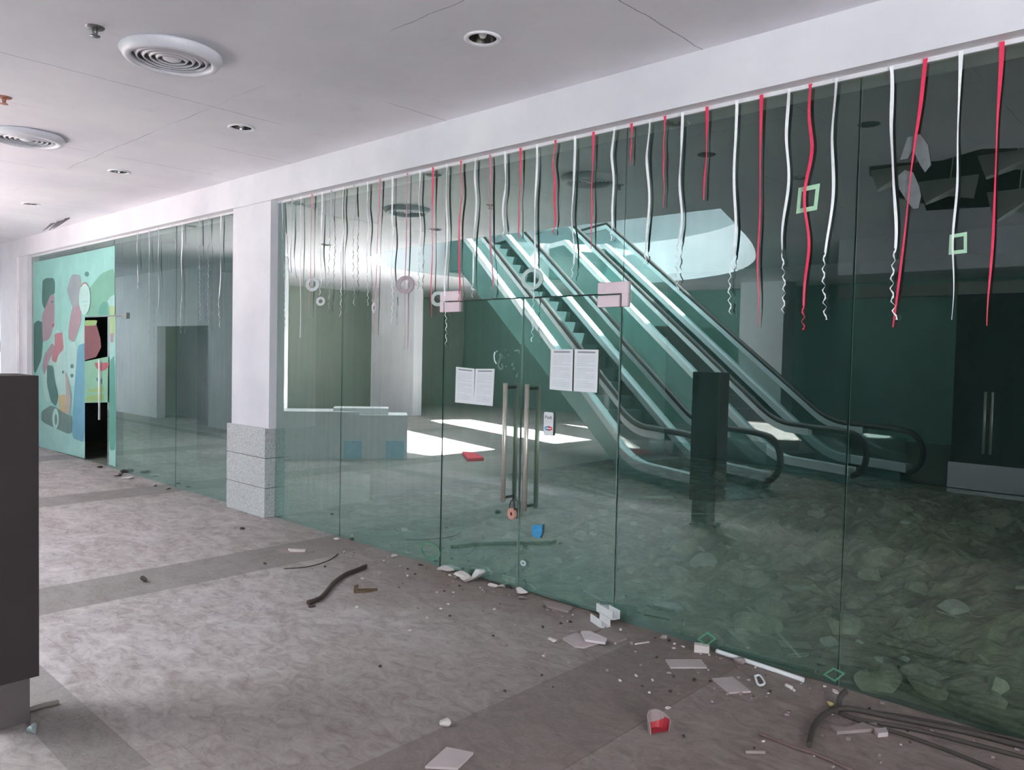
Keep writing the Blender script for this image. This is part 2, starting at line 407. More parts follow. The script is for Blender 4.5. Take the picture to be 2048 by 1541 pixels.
# double glass door, the leaves a touch off the plane of the fixed glass
d1 = empty('door_1', (X_DL + 0.012, 0, 0), math.radians(-0.25)); tag(d1, 'left leaf of the frameless double glass door', kind='structure')
W1 = X_DM - X_DL - 0.016
pane('glass_panel', 0, W1, 0.012, ZD - 0.006, None, d1, edge=M_GEDGEL)
d2 = empty('door_2', (X_DR - 0.012, 0, 0), math.radians(-0.45)); tag(d2, 'right leaf of the frameless double glass door', kind='structure')
W2 = X_DR - X_DM - 0.014
pane('glass_panel', -W2, 0, 0.012, ZD - 0.006, None, d2, edge=M_GEDGEL)
handle_bars(d1, W1 - 0.095, 0.635, 1.492)
handle_bars(d2, -W2 + 0.10, 0.600, 1.492)
# patch fittings (pinkish protective film), upper part on the transom side, lower on the leaf
def patch(x0, x1, z0, z1, name, par, xoff, side):
    m = MB()
    m.box(x0 - xoff, x1 - xoff, -0.024, 0.024, z0, z1)
    return m.build(name, M_FIT, par, bevel=0.003)
p1 = patch(X_DL + 0.02, X_DL + 0.185, ZD - 0.085, ZD - 0.010, 'patch_fitting', d1, X_DL + 0.012, 0)
p2 = patch(X_DR - 0.185, X_DR - 0.016, ZD - 0.085, ZD - 0.010, 'patch_fitting', d2, X_DR - 0.012, 0)
for xa, xb, xl0, xl1, lab in ((X_DL - 0.035, X_DL + 0.185, X_DL - 0.035, X_DL + 0.006, 'pale pink corner fitting above the left door leaf'),
                              (X_DR - 0.185, X_DR + 0.05, X_DR + 0.004, X_DR + 0.05, 'pale pink corner fitting above the right door leaf')):
    m = MB(); m.prism([(xa, -0.024, ZD), (xb, -0.024, ZD), (xb, -0.024, ZD + 0.075), (xa, -0.024, ZD + 0.075)], (0, 0.048, 0))
    m.box(xl0, xl1, -0.024, 0.024, ZD - 0.085, ZD)
    o = recenter(m.build('corner_fitting', M_FIT, bevel=0.003)); tag(o, lab, 'fitting')
# door of the mural shopfront, standing shut
d3 = empty('door_3', (XD0 + 0.01, 0, 0), math.radians(0.6)); tag(d3, 'glass door of the poster-covered shopfront', kind='structure')
W3 = XD1 - XD0 - 0.02
pane('glass_panel', 0, W3, 0.012, 2.09, None, d3, mats=[M_GCLR, M_GCLR, M_GEDGE])
hb = MB(); hb.tube([(W3 - 0.16, -0.06, 0.65), (W3 - 0.16, -0.06, 1.50)], 0.014, 12); hb.build('handle', M_WHITEP, d3)
ar = MB(); ar.box(XD1 + 0.0, -10.84, -0.02, -0.008, 2.098, 2.112); ar.box(-10.93, -10.8, -0.028, -0.007, 2.06, 2.14)
o = recenter(ar.build('door_rail', mat('grey_clamp', (120, 126, 124), 0.5))); tag(o, 'thin metal clamp rail on the glass right of the poster shop door', 'rail')

# pillars
pl = empty('pillar', (-7.45, 0.15, 0)); tag(pl, 'white square pillar with grey granite base between the two glass shopfronts', 'pillar')
m = MB(); m.box(-0.36, 0.40, -0.24, 0.30, 0.90, ZT); m.build('shaft', M_PLASTER, pl, bevel=0.004)
m = MB()
for k in range(3): m.box(-0.40, 0.385, -0.27, 0.31, 0.302 * k + 0.003, 0.302 * (k + 1) - 0.003)
m.build('granite_base', M_GRAN, pl, bevel=0.002)
pl = empty('pillar', (-15.6, 0.0, 0)); tag(pl, 'plain white wall pier left of the poster-covered shopfront', 'pillar')
m = MB(); m.box(-0.7, 0.3, -0.11, 0.3, 0, ZT); m.box(0.3, 0.74, -0.08, 0.25, 0, ZT); m.build('shaft', M_PLASTER, pl)
ip = empty('pillar', (-11.75, 0.72, 0)); tag(ip, 'grey square pillar standing inside the glass beside the poster shop', 'pillar')
m = MB(); m.box(-0.6, 0.35, -0.2, 0.5, 0, 3.2); m.build('shaft', M_GREIGE, ip)

# ------------------------------------------------------------------ ceiling fixtures
def downlight(x, y, label, group):
    root = empty('recessed_downlight', (x, y, ZC)); tag(root, label, 'ceiling light', group)
    m = MB(); m.lathe([(0.078, 0.0), (0.104, 0.0), (0.106, -0.006), (0.098, -0.012), (0.080, -0.008)], closed=True); m.build('trim_ring', M_TRIM, root)
    m = MB(); m.lathe([(0.079, -0.004), (0.074, 0.03), (0.06, 0.075), (0.03, 0.10), (0.0, 0.105)]); m.build('reflector', M_CHROME, root)
    m = MB(); m.lathe([(0.0, 0.0), (0.016, 0.003), (0.024, 0.02), (0.026, 0.05), (0.018, 0.075), (0.016, 0.10)], seg=20)
    m.build('bulb', M_WHITEP, root)
M_CHROME = mat('tarnished_reflector', (120, 118, 116), 0.22, 1.0, 0.2, 20)
for i, (x, y) in enumerate(DL):
    downlight(x, y, ['recessed downlight nearest the camera, above the glass doors', 'second recessed downlight along the row, above the white pillar end of the glass',
                     'third recessed downlight, small dark oval beyond the second ceiling vent', 'farthest recessed downlight, thin dark ellipse near the peeling corner'][i], 'downlights in the corridor ceiling')
for i, (x, y) in enumerate(DL2):
    downlight(x, y, ['downlight of the row behind the viewer, mirrored in the glass beyond the doors', 'downlight of the rear row mirrored above the white oval opening', 'downlight of the rear row mirrored nearest the white pillar'][i], 'downlights in the corridor ceiling')
M_VENT = mat('vent_white_enamel', (214, 213, 220), 0.4, 0, 0.05)
M_VENTD = mat('vent_gap_grey', (112, 110, 116), 0.7)
def diffuser(x, y, label):
    root = empty('ceiling_vent', (x, y, ZC)); tag(root, label, 'air vent', 'round ceiling vents')
    m = MB(); m.lathe([(0.215, -0.012), (0.285, 0.0), (0.29, -0.012), (0.262, -0.055), (0.232, -0.06), (0.222, -0.045)], closed=True, seg=64); m.build('outer_ring', M_VENT, root)
    m = MB(); m.lathe([(0.226, -0.010), (0.0, -0.010)], seg=48); m.build('backing', M_VENTD, root)
    for k, r in enumerate((0.195, 0.158, 0.121, 0.084)):
        m = MB(); m.lathe([(r, -0.046), (r + 0.020, -0.016), (r + 0.014, -0.016), (r - 0.008, -0.048)], closed=True, seg=56); m.build('louvre_ring', M_VENT, root)
    m = MB(); m.lathe([(0.0, -0.052), (0.03, -0.05), (0.052, -0.040), (0.06, -0.02), (0.05, -0.012)], seg=40); m.build('centre_cone', M_VENT, root)
diffuser(*DF[0], 'larger looking round white ceiling vent with ring louvres, nearest the camera')
diffuser(*DF[1], 'round white ceiling vent at the left edge, farther along the corridor')
for i, (x, y) in enumerate(SPK):
    m = MB(); m.lathe([(0.0, -0.006), (0.07, -0.006), (0.078, -0.002), (0.078, 0.0)], (x, y, ZC), 28)
    o = recenter(m.build('speaker_grille', M_DARK)); tag(o, ['dark round speaker grille mirrored in the rightmost glass', 'dark round speaker grille mirrored above the right of the door', 'dark round speaker grille mirrored above the left door corner'][i], 'speaker')
def sprinkler(px, py, mm, label):
    p = onz(px, py, ZC - 0.02); root = empty('fire_sprinkler', (p.x, p.y, ZC)); tag(root, label, 'sprinkler')
    m = MB(); m.lathe([(0.0, -0.004), (0.045, -0.006), (0.05, 0.0)], seg=24); m.build('rosette', M_VENT if mm is M_DARK else mm, root)
    m = MB(); m.lathe([(0.0, -0.002), (0.014, -0.002), (0.014, -0.03), (0.008, -0.042), (0.0, -0.042)], seg=12); m.build('body', mm, root)
    m = MB(); m.lathe([(0.0, -0.044), (0.026, -0.046), (0.026, -0.050), (0.0, -0.050)], seg=16); m.build('deflector', mm, root)
M_RUST = mat('rusty_copper', (176, 120, 104), 0.6, 0.0, 0.2, 30)
M_BRASS = mat('dull_brass', (120, 116, 116), 0.4, 0.6)
sprinkler(190, 62, M_BRASS, 'small dull metal sprinkler head left of the near ceiling vent')
sprinkler(8, 200, M_RUST, 'rust-coloured sprinkler head at the left picture edge')
# peeling paint flakes at the far corner of ceiling and bulkhead
M_PEEL = mat('peeled_grey_plaster', (120, 118, 126), 0.9)
m = MB()
for (px, py, s) in ((100, 447, 9), (113, 443, 14), (121, 441, 12), (129, 437, 11)):
    p = onz(px, py, ZC - 0.01); q = [p + Vector((random.uniform(-0.16, 0.16), random.uniform(-0.09, 0.09), -0.01 - 0.05 * random.random())) for _ in range(3)]
    m.prism([p + Vector((-0.07, 0.03, 0)), p + Vector((0.06, 0.05, 0)), p + Vector((0.07, -0.04, -0.06)), p + Vector((-0.02, -0.09, -0.10 - 0.003 * s))], (0, 0, 0.012))
o = recenter(m.build('peeling_paint', M_PEEL)); tag(o, 'curled grey flakes of paint peeling at the far ceiling corner', 'paint flakes', kind='stuff')
# torn plasterboard along the broken ceiling behind the viewer (seen mirrored upper right)
M_BOARD = mat('torn_plasterboard', (220, 222, 218), 0.9, 0, 0.15, 6)
for i in range(11):
    x = -2.4 + i * 0.36 + random.uniform(-0.1, 0.1); y = -3.45 - random.uniform(0.0, 1.9) * (i % 3) / 2
    w, d = random.uniform(0.12, 0.34), random.uniform(0.05, 0.16); root = Vector((x, y, ZC - 0.01)); hang = random.uniform(0.05, 0.28)
    m = MB(); pts = [root + Vector((-w, 0, 0)), root + Vector((w * 0.9, 0.02, 0.0)), root + Vector((w * 0.7, -d, -hang)), root + Vector((-0.1 * w, -d * 1.3, -hang * 0.7)), root + Vector((-w * 0.8, -d * 0.8, -hang * 1.1))]
    m.prism(pts, (0, 0.012, 0.02)); m.tube([root, root + Vector((0, -0.3, 0.9))], 0.006, 6)
    o = recenter(m.build('plasterboard_scrap', M_BOARD)); tag(o, 'torn strip of plasterboard hanging from the broken ceiling, mirrored in the right glass', 'plasterboard', 'torn plasterboard at the broken ceiling')

# ------------------------------------------------------------------ dark barrier post at the left edge
bp = empty('barrier_post', (-3.94, -3.12, 0)); tag(bp, 'dark brown boxed barrier post standing at the left edge of the view', 'post')
m = MB(); m.box(-0.17, 0.13, -0.15, 0.07, 0.235, 1.562); m.build('box_casing', M_BROWN, bp, bevel=0.003)
m = MB(); m.box(-0.14, 0.03, -0.12, 0.06, 0.0, 0.235); m.build('foot', M_BROWNE, bp)

# ------------------------------------------------------------------ escalators in the atrium (seen mirrored in the glass)
M_DECK = mat('pale_escalator_cladding', (214, 230, 232), 0.35, 0.0, 0.03)
M_ESCS = mat('escalator_side_panel', (72, 122, 118), 0.45, 0.2, 0.08, 2)
M_STEP = mat('escalator_step', (60, 84, 84), 0.4, 0.6)
def m_bal():
    t = NT('balustrade_glass'); tr = t.n('ShaderNodeBsdfTransparent'); tr.inputs[0].default_value = (0.80, 0.92, 0.90, 1)
    gl = t.n('ShaderNodeBsdfGlossy'); gl.inputs['Roughness'].default_value = 0.02
    mx = t.n('ShaderNodeMixShader'); mx.inputs[0].default_value = 0.15; t.l(tr.outputs[0], mx.inputs[1]); t.l(gl.outputs[0], mx.inputs[2]); t.l(mx.outputs[0], t.out.inputs[0]); return t.m
M_BAL = m_bal()
HD = math.radians(23); INC = math.tan(math.radians(30.5))
A0, A1, ATOP = 1.38, 8.45, 10.2
def zs(a):
    if a < A0 - 0.35: return 0.0
    if a < A0 + 0.35: return INC * (a - A0 + 0.35) ** 2 / 1.4
    if a < A1: return INC * (a - A0)
    return INC * (A1 - A0)
def escalator(oxy, label):
    root = empty('escalator', (oxy[0], oxy[1], 0), 0.0)
    # local axis: x up the escalator, y away from the corridor
    root.rotation_euler = (0, 0, PI + HD); root.scale = (1, 1, 1)
    tag(root, label, 'escalator', 'escalators in the atrium')
    # in local coords +y points (after rotation by 180+23 deg) towards... use -y for 'away from the corridor' handled below
    SG = 1
    W = 1.1
    av = [-0.1, 0.2, 0.7] + [A0 - 0.35 + 0.1 * k for k in range(8)] + [A1, A1 + 0.3, ATOP]
    # truss side cladding
    lo = lambda a: max(0.0, zs(a) - 0.62) if a < 9 else zs(a) - 0.62
    m = MB()
    for b in (-0.06, W + 0.02):
        pts = [(a, SG * b, zs(a) + 0.13) for a in av] + [(a, SG * b, lo(a)) for a in reversed(av)]
        m.prism(pts, (0, SG * 0.04, 0))
    m.build('side_cladding', M_ESCS, root)
    m = MB()
    for i in range(len(av) - 1):
        a, b = av[i], av[i + 1]
        if zs(b) < 0.63: continue
        m.poly([(a, -0.06 * SG, lo(a)), (b, -0.06 * SG, lo(b)), (b, SG * (W + 0.06), lo(b)), (a, SG * (W + 0.06), lo(a))])
    m.build('soffit', M_ESCS, root)
    m = MB(); k = 0
    while k * 0.36 + A0 - 0.2 < A1:
        a = k * 0.36 + A0 - 0.2; z = zs(a + 0.2); m.box(a, a + 0.38, SG * 0.12, SG * (W - 0.12), z - 0.22, z); k += 1
    m.box(-0.5, A0 - 0.2, SG * 0.12, SG * (W - 0.12), -0.02, 0.012); m.build('steps', M_STEP, root)
    for b in (0.0, W):
        # deck band
        m = MB(); w = 0.065
        pts = [(a, zs(a) + 0.13) for a in av]
        for i in range(len(pts) - 1):
            (a, z), (a2, z2) = pts[i], pts[i + 1]
            y0, y1 = SG * (b - w), SG * (b + w)
            m.prism([(a, y0, z), (a2, y0, z2), (a2, y0, z2 + 0.12), (a, y0, z + 0.12)], (0, y1 - y0, 0))
        m.build('deck', M_DECK, root)
        # glass
        m = MB()
        av2 = [-0.05] + av[1:]
        pts = [(a, SG * b, zs(a) + 0.62) for a in av2] + [(a, SG * b, zs(a) + 0.26) for a in reversed(av2)]
        m.prism(pts, (0, SG * 0.01, 0)); m.build('glass_balustrade', M_BAL, root)
        # rail: pale guide + black rubber handrail that loops down at the foot
        path = [Vector((a, SG * b, zs(a) + 0.66)) for a in av]
        path[0] = Vector((0.0, SG * b, 0.66))
        m = MB()
        for i in range(2, len(path) - 1):
            p, q = path[i], path[i + 1]
            m.prism([p + Vector((0, -0.04, -0.05)), q + Vector((0, -0.04, -0.05)), q + Vector((0, -0.04, 0.045)), p + Vector((0, -0.04, 0.045))], (0, 0.08, 0))
        m.build('handrail_guide', M_DECK, root)
        loop = [Vector((-0.02 - 0.30 * math.sin(PI * k / 10), SG * b, 0.42 + 0.30 * math.cos(PI * k / 10))) for k in range(11)]
        loop = [Vector((0.12, SG * b, 0.12))] + loop[::-1]
        hp = loop + [p + Vector((0, 0, 0.075)) for p in path[1:]]
        m = MB(); m.tube(hp, 0.042, 8); m.build('handrail', M_BLACK, root)
        m = MB(); m.box(0.0, 0.35, SG * b - 0.05, SG * b + 0.05, 0.0, 0.24); m.build('newel_base', M_ESCS, root)
    return root
# foot of the nearer balustrade C in the mirrored world is at (-3.9, 6.95): real y is negative
u = Vector((-math.cos(HD), -math.sin(HD))); nrm = Vector((math.sin(HD), -math.cos(HD)))
o1 = Vector((-3.9, -6.95))
escalator(o1, 'right-hand escalator mirrored in the glass, its black handrails looping at the foot')
o2 = o1 + nrm * -2.6
escalator(o2, 'left-hand escalator mirrored behind the two door leaves')

# atrium things seen only as reflections
def vbox(name, pA, pB, y0, dep, z0, z1, mt, label, cat):
    """box whose near face spans two picture columns at virtual depth y0; real box sits at -y0"""
    xa, xb = ony(pA, 700, y0).x, ony(pB, 700, y0).x
    m = MB(); m.box(xa, xb, -y0 - dep, -y0, z0, z1); o = recenter(m.build(name, mt)); tag(o, label, cat); return o
vbox('pillar', 743, 828, 9.3, 0.3, 0, ZC, [M_PLASTER], 'pale atrium pillar mirrored left of the doors above the white counter', 'pillar')
vbox('pillar', 1478, 1565, 12.6, 0.6, 0, ZC, [M_PLASTER], 'white atrium pillar mirrored behind the right-hand escalator', 'pillar')
M_OLIVE = mat('dull_green_wall_paint', (150, 158, 146), 0.7, 0, 0.06, 1.2)
m = MB(); m.box(-19.4, -19.2, -13.9, -3.9, 0, ZC); tag(m.build('wall_atrium', M_OLIVE), kind='structure')
xa, xb = ony(315, 700, 3.7).x, ony(418, 700, 3.7).x; zt = ony(360, 652, 3.7).z
m = MB(); m.box(-24, xa, -3.9, -3.7, 0, ZC); m.box(xb, -13.3, -3.9, -3.7, 0, ZC); m.box(xa, xb, -3.9, -3.7, zt, ZC); m.box(xa - 1, xb + 1, -4.5, -4.4, 0, ZC); tag(m.build('wall_corridor', M_PLASTER), kind='structure')  # panel behind the doorway added to shut out the bright atrium
# white counter
kc = empty('counter', (-10.15, -2.9, 0)); tag(kc, 'low white counter block mirrored in the glass beside the white pillar', 'counter')
A = onz(540, 920); B = onz(815, 920); A, B = mir(A), mir(B)
kc.location = (A.x, A.y, 0)
dv = Vector((B.x - A.x, B.y - A.y, 0)); L = dv.length; dv.normalize(); nv = Vector((-dv.y, dv.x, 0))
if nv.x > 0: nv = -nv
Mk = Matrix(((dv.x, nv.x, 0, 0), (dv.y, nv.y, 0, 0), (0, 0, 1, 0), (0, 0, 0, 1)))
m = MB(); m.box(-0.2, L, 0, 0.6, 0.0, 0.70, Mk); m.build('body', M_WHITEP, kc)
m = MB(); m.box(-0.2, L - 0.75, -0.02, 0.62, 0.70, 0.75, Mk); m.box(L * 0.45, L - 0.3, 0.1, 0.5, 0.70, 0.80, Mk); m.build('top', M_WHITEP, kc)
M_PBLUE = mat('pale_blue_panel', (170, 208, 228), 0.4); 
for q in (0.25, 0.9):
    m = MB(); m.box(L - q - 0.28 + 0.2, L - q + 0.2, -0.03, 0.0, 0.02, 0.30, Mk); m.box(L - q - 0.2 + 0.2, L - q + 0.14, -0.035, -0.03, 0.08, 0.14, Mk); m.build('panel', M_PBLUE, kc)
pr = [mir(onz(*p)) for p in ((918, 909), (942, 911), (962, 922), (930, 924))]
m = MB(); m.prism([p + Vector((0, 0, 0.002)) for p in pr], (0, 0, 0.05)); o = recenter(m.build('red_cloth', mat('bright_red_cloth', (232, 30, 74), 0.7))); tag(o, 'crumpled bright red cloth on the sunlit floor, mirrored left of the door handles', 'cloth')
# opposite shopfront (x > -2.9, y = -7.4)
M_DGL = mat('dark_shop_glass', (22, 34, 34), 0.12, 0.0, 0.2, 2)
m = MB(); m.box(-2.75, 4, -7.7, -7.5, 0, 2.75); tag(m.build('wall_opposite', M_DGL), kind='structure')
m = MB(); m.box(-4.3, 4, -7.75, -7.42, 2.95, ZC); tag(m.build('wall_opposite', M_PLASTER), kind='structure')
m = MB(); m.box(-4.3, 4, -7.72, -7.46, 2.62, 2.78); tag(m.build('trim_3', M_GREIGE), kind='structure')
m = MB(); m.box(-2.75, 4, -7.46, -7.38, 0.07, 0.40); m.box(-2.75, 4, -7.44, -7.38, 0.0, 0.05); tag(m.build('baseboard_opposite', M_PLASTER), kind='structure')
for i, px in enumerate((1968, 1982)):
    p = mir(ony(px, 870, 7.36)); m = MB(); m.tube([(p.x, p.y, 0.55), (p.x, p.y, 1.35)], 0.016, 8)
    o = recenter(m.build('door_handle_bar', M_STEEL)); tag(o, ['left upright steel handle bar of the opposite shop, mirrored far right', 'right upright steel handle bar of the opposite shop, mirrored far right'][i], 'handle')

# ------------------------------------------------------------------ mural film on the left shopfront
def mz(pts):   # zoom crop (x,y) -> picture px
    return [(40 + a / 3.082, 450 + b / 3.082) for a, b in pts]
MUR = {}
def mm(name, rgb):
    rgb = tuple(c * 0.66 + t * 0.34 for c, t in zip(rgb, (138, 188, 180)))  # turquoise mixed in, painting the veil of the glass into the print colours
    MUR[name] = mat('mural_' + name, rgb, 0.9, 0, 0.08, 3, spec=0.05); return MUR[name]
for nm, c in dict(turquoise=(150, 202, 194), pale=(164, 204, 198), hair=(62, 92, 88), skin=(168, 120, 136), shirt=(176, 206, 202), hand=(186, 96, 108), cap=(150, 142, 152),
                  oval=(186, 212, 208), red=(178, 62, 74), jeans=(96, 146, 178), spot=(70, 106, 108), cup=(196, 156, 110), hill=(112, 162, 138), yellow=(168, 182, 120), leg=(176, 148, 148),
                  teal=(82, 142, 126), film=(128, 172, 140), lime=(140, 158, 84), deep=(120, 44, 54), brown=(96, 108, 106)).items(): mm(nm, c)
def ell(cx, cy, rx, ry, n=24, a0=0, a1=2 * PI): return [(cx + rx * math.cos(a0 + (a1 - a0) * k / n), cy + ry * math.sin(a0 + (a1 - a0) * k / n)) for k in range(n if a1 - a0 > 6.2 else n + 1)]
def mural(name, layers, label, y0=-0.0085, cat='poster'):
    names = []; m = MB()
    for k, (nm, pts) in enumerate(layers):
        if nm not in names: names.append(nm)
        if k and nm not in ('pale', 'turquoise', 'film') and len(pts) < 14:
            for _ in range(2): pts = [(a_[0] * w_ + b_[0] * (1 - w_), a_[1] * w_ + b_[1] * (1 - w_)) for a_, b_ in zip(pts, pts[1:] + pts[:1]) for w_ in (0.87, 0.13)]
        m.mi = names.index(nm); m.poly([ony(px, py, y0 - 0.0004 * k) for px, py in mz(pts)])
    o = m.build(name, [MUR[n_] for n_ in names], recalc=False)
    for p in o.data.polygons: pass
    recenter(o); tag(o, label, cat); s = o.modifiers.new('thick', 'SOLIDIFY'); s.thickness = 0.0003; s.offset = 0
    return o
left_layers = [
    ('turquoise', [(84, 232), (400, 168), (400, 1440), (130, 1372), (84, 1360)]),
    ('hill', [(395, 480), (400, 400), (400, 560)]),
    ('pale', [(84, 1195), (400, 1300), (400, 1440), (84, 1360)]),
    ('hair', [(84, 610), (110, 590), (138, 600), (142, 720), (132, 830), (96, 915), (84, 900)]),
    ('hair', [(138, 345), (160, 328), (205, 328), (215, 350), (215, 425), (188, 432), (160, 500), (150, 520), (135, 480)]),
    ('skin', [(188, 430), (212, 430), (213, 600), (196, 665), (180, 705), (140, 725), (134, 560), (160, 500)]),
    ('shirt', [(232, 635), (262, 690), (280, 800), (305, 980), (300, 1050), (235, 1060), (160, 1100), (132, 960), (150, 830), (205, 700)]),
    ('hand', [(212, 672), (258, 662), (272, 700), (268, 768), (238, 800), (222, 852), (196, 838), (196, 790), (215, 745)]),
    ('skin', [(136, 880), (150, 800), (196, 730), (216, 748), (180, 840), (150, 930)]), ('oval', [(262, 668), (276, 690), (282, 790), (270, 768)]),
    ('spot', [(190, 470), (206, 468), (206, 480), (192, 482)]), ('red', [(196, 612), (212, 604), (210, 628), (198, 634)]),
    ('leg', [(300, 760), (318, 745), (330, 850), (322, 960), (304, 900)]),
    ('cap', [(288, 400), (318, 305), (372, 308), (388, 480), (376, 540), (326, 520), (300, 440)]),
    ('skin', [(322, 505), (376, 500), (378, 590), (345, 690), (330, 725), (298, 705), (298, 640)]),
    ('shirt', [(300, 730), (340, 720), (352, 760), (340, 1000), (300, 980), (290, 800)]),
    ('spot', ell(321, 872, 11, 14, 14)), ('spot', ell(320, 930, 10, 12, 14)), ('spot', ell(265, 908, 6, 10, 12)),
    ('jeans', [(358, 742), (400, 728), (400, 1345), (318, 1312), (335, 1000)]),
    ('hair', [(166, 862), (204, 872), (212, 960), (236, 1050), (220, 1120), (190, 1090), (166, 985)]),
    ('leg', [(278, 900), (300, 960), (318, 1060), (306, 1160), (268, 1180), (284, 1060)]),
    ('cup', [(234, 1052), (284, 1044), (286, 1150), (262, 1182), (248, 1170)]),
    ('brown', [(132, 1150), (195, 1110), (290, 1170), (320, 1180), (318, 1300), (132, 1215)]),
    ('shirt', ell(219, 1196, 20, 64, 20)), ('brown', ell(221, 1200, 8, 34, 16)),
    ('shirt', [(352, 700), (400, 612), (400, 728), (362, 742)]),
]
mural('mural_poster', left_layers, 'turquoise printed mural of people eating watermelon on the far left glass')
top_layers = [
    ('turquoise', [(400, 168), (584, 128), (584, 556), (400, 566)]),
    ('hill', [(400, 440), (432, 385), (500, 300), (584, 265), (584, 556), (400, 566)]),
    ('spot', ell(412, 304, 14, 16, 12)),
    ('teal', [(480, 556), (490, 500), (518, 472), (540, 480), (545, 556)]), ('pale', [(538, 470), (560, 440), (584, 430), (584, 520), (556, 516)]),
    ('yellow', [(552, 500), (584, 500), (584, 556), (552, 556)]),
]
mural('mural_poster', top_layers, 'green hill part of the mural on the glass above the poster shop door')
right_layers = [('pale', [(553, 560), (590, 560), (590, 1492), (548, 1478)]), ('yellow', [(553, 560), (584, 562), (584, 690), (553, 700)]), ('skin', [(556, 670), (578, 668), (576, 725), (556, 725)]),
                ('teal', [(552, 840), (584, 800), (590, 1390), (548, 1390)]), ('pale', [(553, 730), (584, 725), (584, 800), (553, 840)])]
mural('mural_poster', right_layers, 'narrow teal strip of mural right of the poster shop door')
door_layers = [('film', [(398, 842), (545, 812), (540, 1095), (398, 1098)]), ('red', ell(505, 850, 44, 50, 16, 0, PI)),
               ('spot', [(470, 940), (510, 950), (505, 985), (470, 960)]), ('lime', [(420, 1015), (520, 1000), (515, 1030), (425, 1032)]), ('lime', [(405, 1060), (515, 1042), (520, 1080), (405, 1094)]),
               ]
o1_ = mural('mural_poster', door_layers, 'green watermelon film across the middle of the poster shop door', y0=-0.022)
door_layers = [('deep', [(398, 615), (470, 610), (495, 700), (500, 755), (470, 815), (398, 836)]), ('lime', [(398, 588), (478, 588), (468, 620), (398, 624)])]
mural('mural_poster', door_layers, 'dark red film on the upper part of the poster shop door', y0=-0.022)
# round sign on the mural
m = MB(); c = ony(40 + 398 / 3.082, 450 + 455 / 3.082, -0.02)
rx = abs(ony(40 + 433 / 3.082, 600, -0.02).x - c.x); rz = abs(ony(169, 450 + 355 / 3.082, -0.02).z - c.z)
rs = empty('round_sign', (c.x, -0.022, c.z)); tag(rs, 'pale oval sign with a red top edge on the mural left of the shop door', 'sign')
m.prism([(rx * math.cos(a), 0, rz * math.sin(a)) for a in [2 * PI * k / 28 for k in range(28)]], (0, 0.006, 0)); m.build('disc', MUR['oval'], rs)
m = MB(); m.prism([(rx * math.cos(a), -0.001, rz * math.sin(a)) for a in [PI * (0.28 + 0.44 * k / 10) for k in range(11)]] + [(0.93 * rx * math.cos(a), -0.001, 0.93 * rz * math.sin(a)) for a in [PI * (0.72 - 0.44 * k / 10) for k in range(11)]], (0, 0.0008, 0)); m.build('red_rim', MUR['red'], rs)
m = MB(); m.box(-0.12, 0.1, -0.0012, 0, -0.06, -0.03); m.box(-0.1, 0.08, -0.0012, 0, -0.11, -0.09); m.build('faint_lines', MUR['pale'], rs)
# red notice far left behind glass
a, b = ony(0, 683, -0.01), ony(13, 705, -0.01)
m = MB(); m.box(a.x - 0.25, b.x, -0.012, -0.008, b.z, a.z); o = recenter(m.build('notice', mat('faded_red_notice', (150, 108, 118), 0.7))); tag(o, 'faded red notice on the glass at the extreme left', 'notice')

# ------------------------------------------------------------------ notices, tape, stickers
def quad_paper(px4, y, label, name='notice_paper'):
    P = [ony(*p, y) for p in px4]; root = empty(name, ((P[0] + P[2]) / 2)); tag(root, label, 'notice', 'paper notices on the glass doors')
    L = [p - root.location for p in P]
    m = MB(); m.prism(L, (0, 0.0015, 0)); m.build('sheet', M_PAPER, root)
    def strip(u0, u1, v0, v1, nm, mt):
        f = lambda u_, v_: (L[0] * (1 - u_) + L[1] * u_) * (1 - v_) + (L[3] * (1 - u_) + L[2] * u_) * v_ + Vector((0, -0.0006, 0))
        q = MB(); q.prism([f(u0, v0), f(u1, v0), f(u1, v1), f(u0, v1)], (0, 0.0003, 0)); return q.build(nm, mt, root)
    strip(0.14, 0.88, 0.045, 0.085, 'heading', M_INK)
    for k in range(18):
        v = 0.15 + k * 0.043
        if k in (6, 13): continue
        strip(0.12, 0.88 if k % 5 != 4 else 0.5 + 0.05 * (k % 3), v, v + 0.013, 'text_line', M_INK2)
quad_paper([(912, 734), (949, 738), (947, 809), (910, 805)], -0.012, 'left sheet of the paper pair taped on the left door leaf')
quad_paper([(951, 738), (989, 738), (985, 813), (947, 809)], -0.012, 'right sheet of the paper pair taped on the left door leaf')
quad_paper([(1102, 699), (1146, 699), (1144, 783), (1099, 779)], -0.016, 'left sheet of the paper pair taped on the right door leaf')
quad_paper([(1149, 699), (1197, 700), (1194, 786), (1147, 783)], -0.014, 'right sheet of the paper pair taped on the right door leaf')
# push sticker with red and blue badge
a, b = ony(1088, 824, -0.014), ony(1106, 873, -0.014); w = (b.x - a.x) / 2; h = (a.z - b.z) / 2
st = empty('door_sticker', ((a.x + b.x) / 2, -0.0145, (a.z + b.z) / 2)); tag(st, 'small white upright sticker with blue and red badge beside the right door handle', 'sticker')
m = MB(); r = 0.012
pts = []
for (sx, sz, a0) in ((1, 1, 0), (-1, 1, 90), (-1, -1, 180), (1, -1, 270)):
    for k in range(5):
        t_ = math.radians(a0 + 22.5 * k); pts.append((sx * (w - r) + r * math.cos(t_), 0, sz * (h - r) + r * math.sin(t_)))
m.prism(pts, (0, 0.001, 0)); m.build('card', M_PAPER, st)
def disc(cx, cz, rx_, rz_, a0, a1, n=12):
    return [(cx + rx_ * math.cos(a0 + (a1 - a0) * k / n), -0.0008, cz + rz_ * math.sin(a0 + (a1 - a0) * k / n)) for k in range(n + 1)]
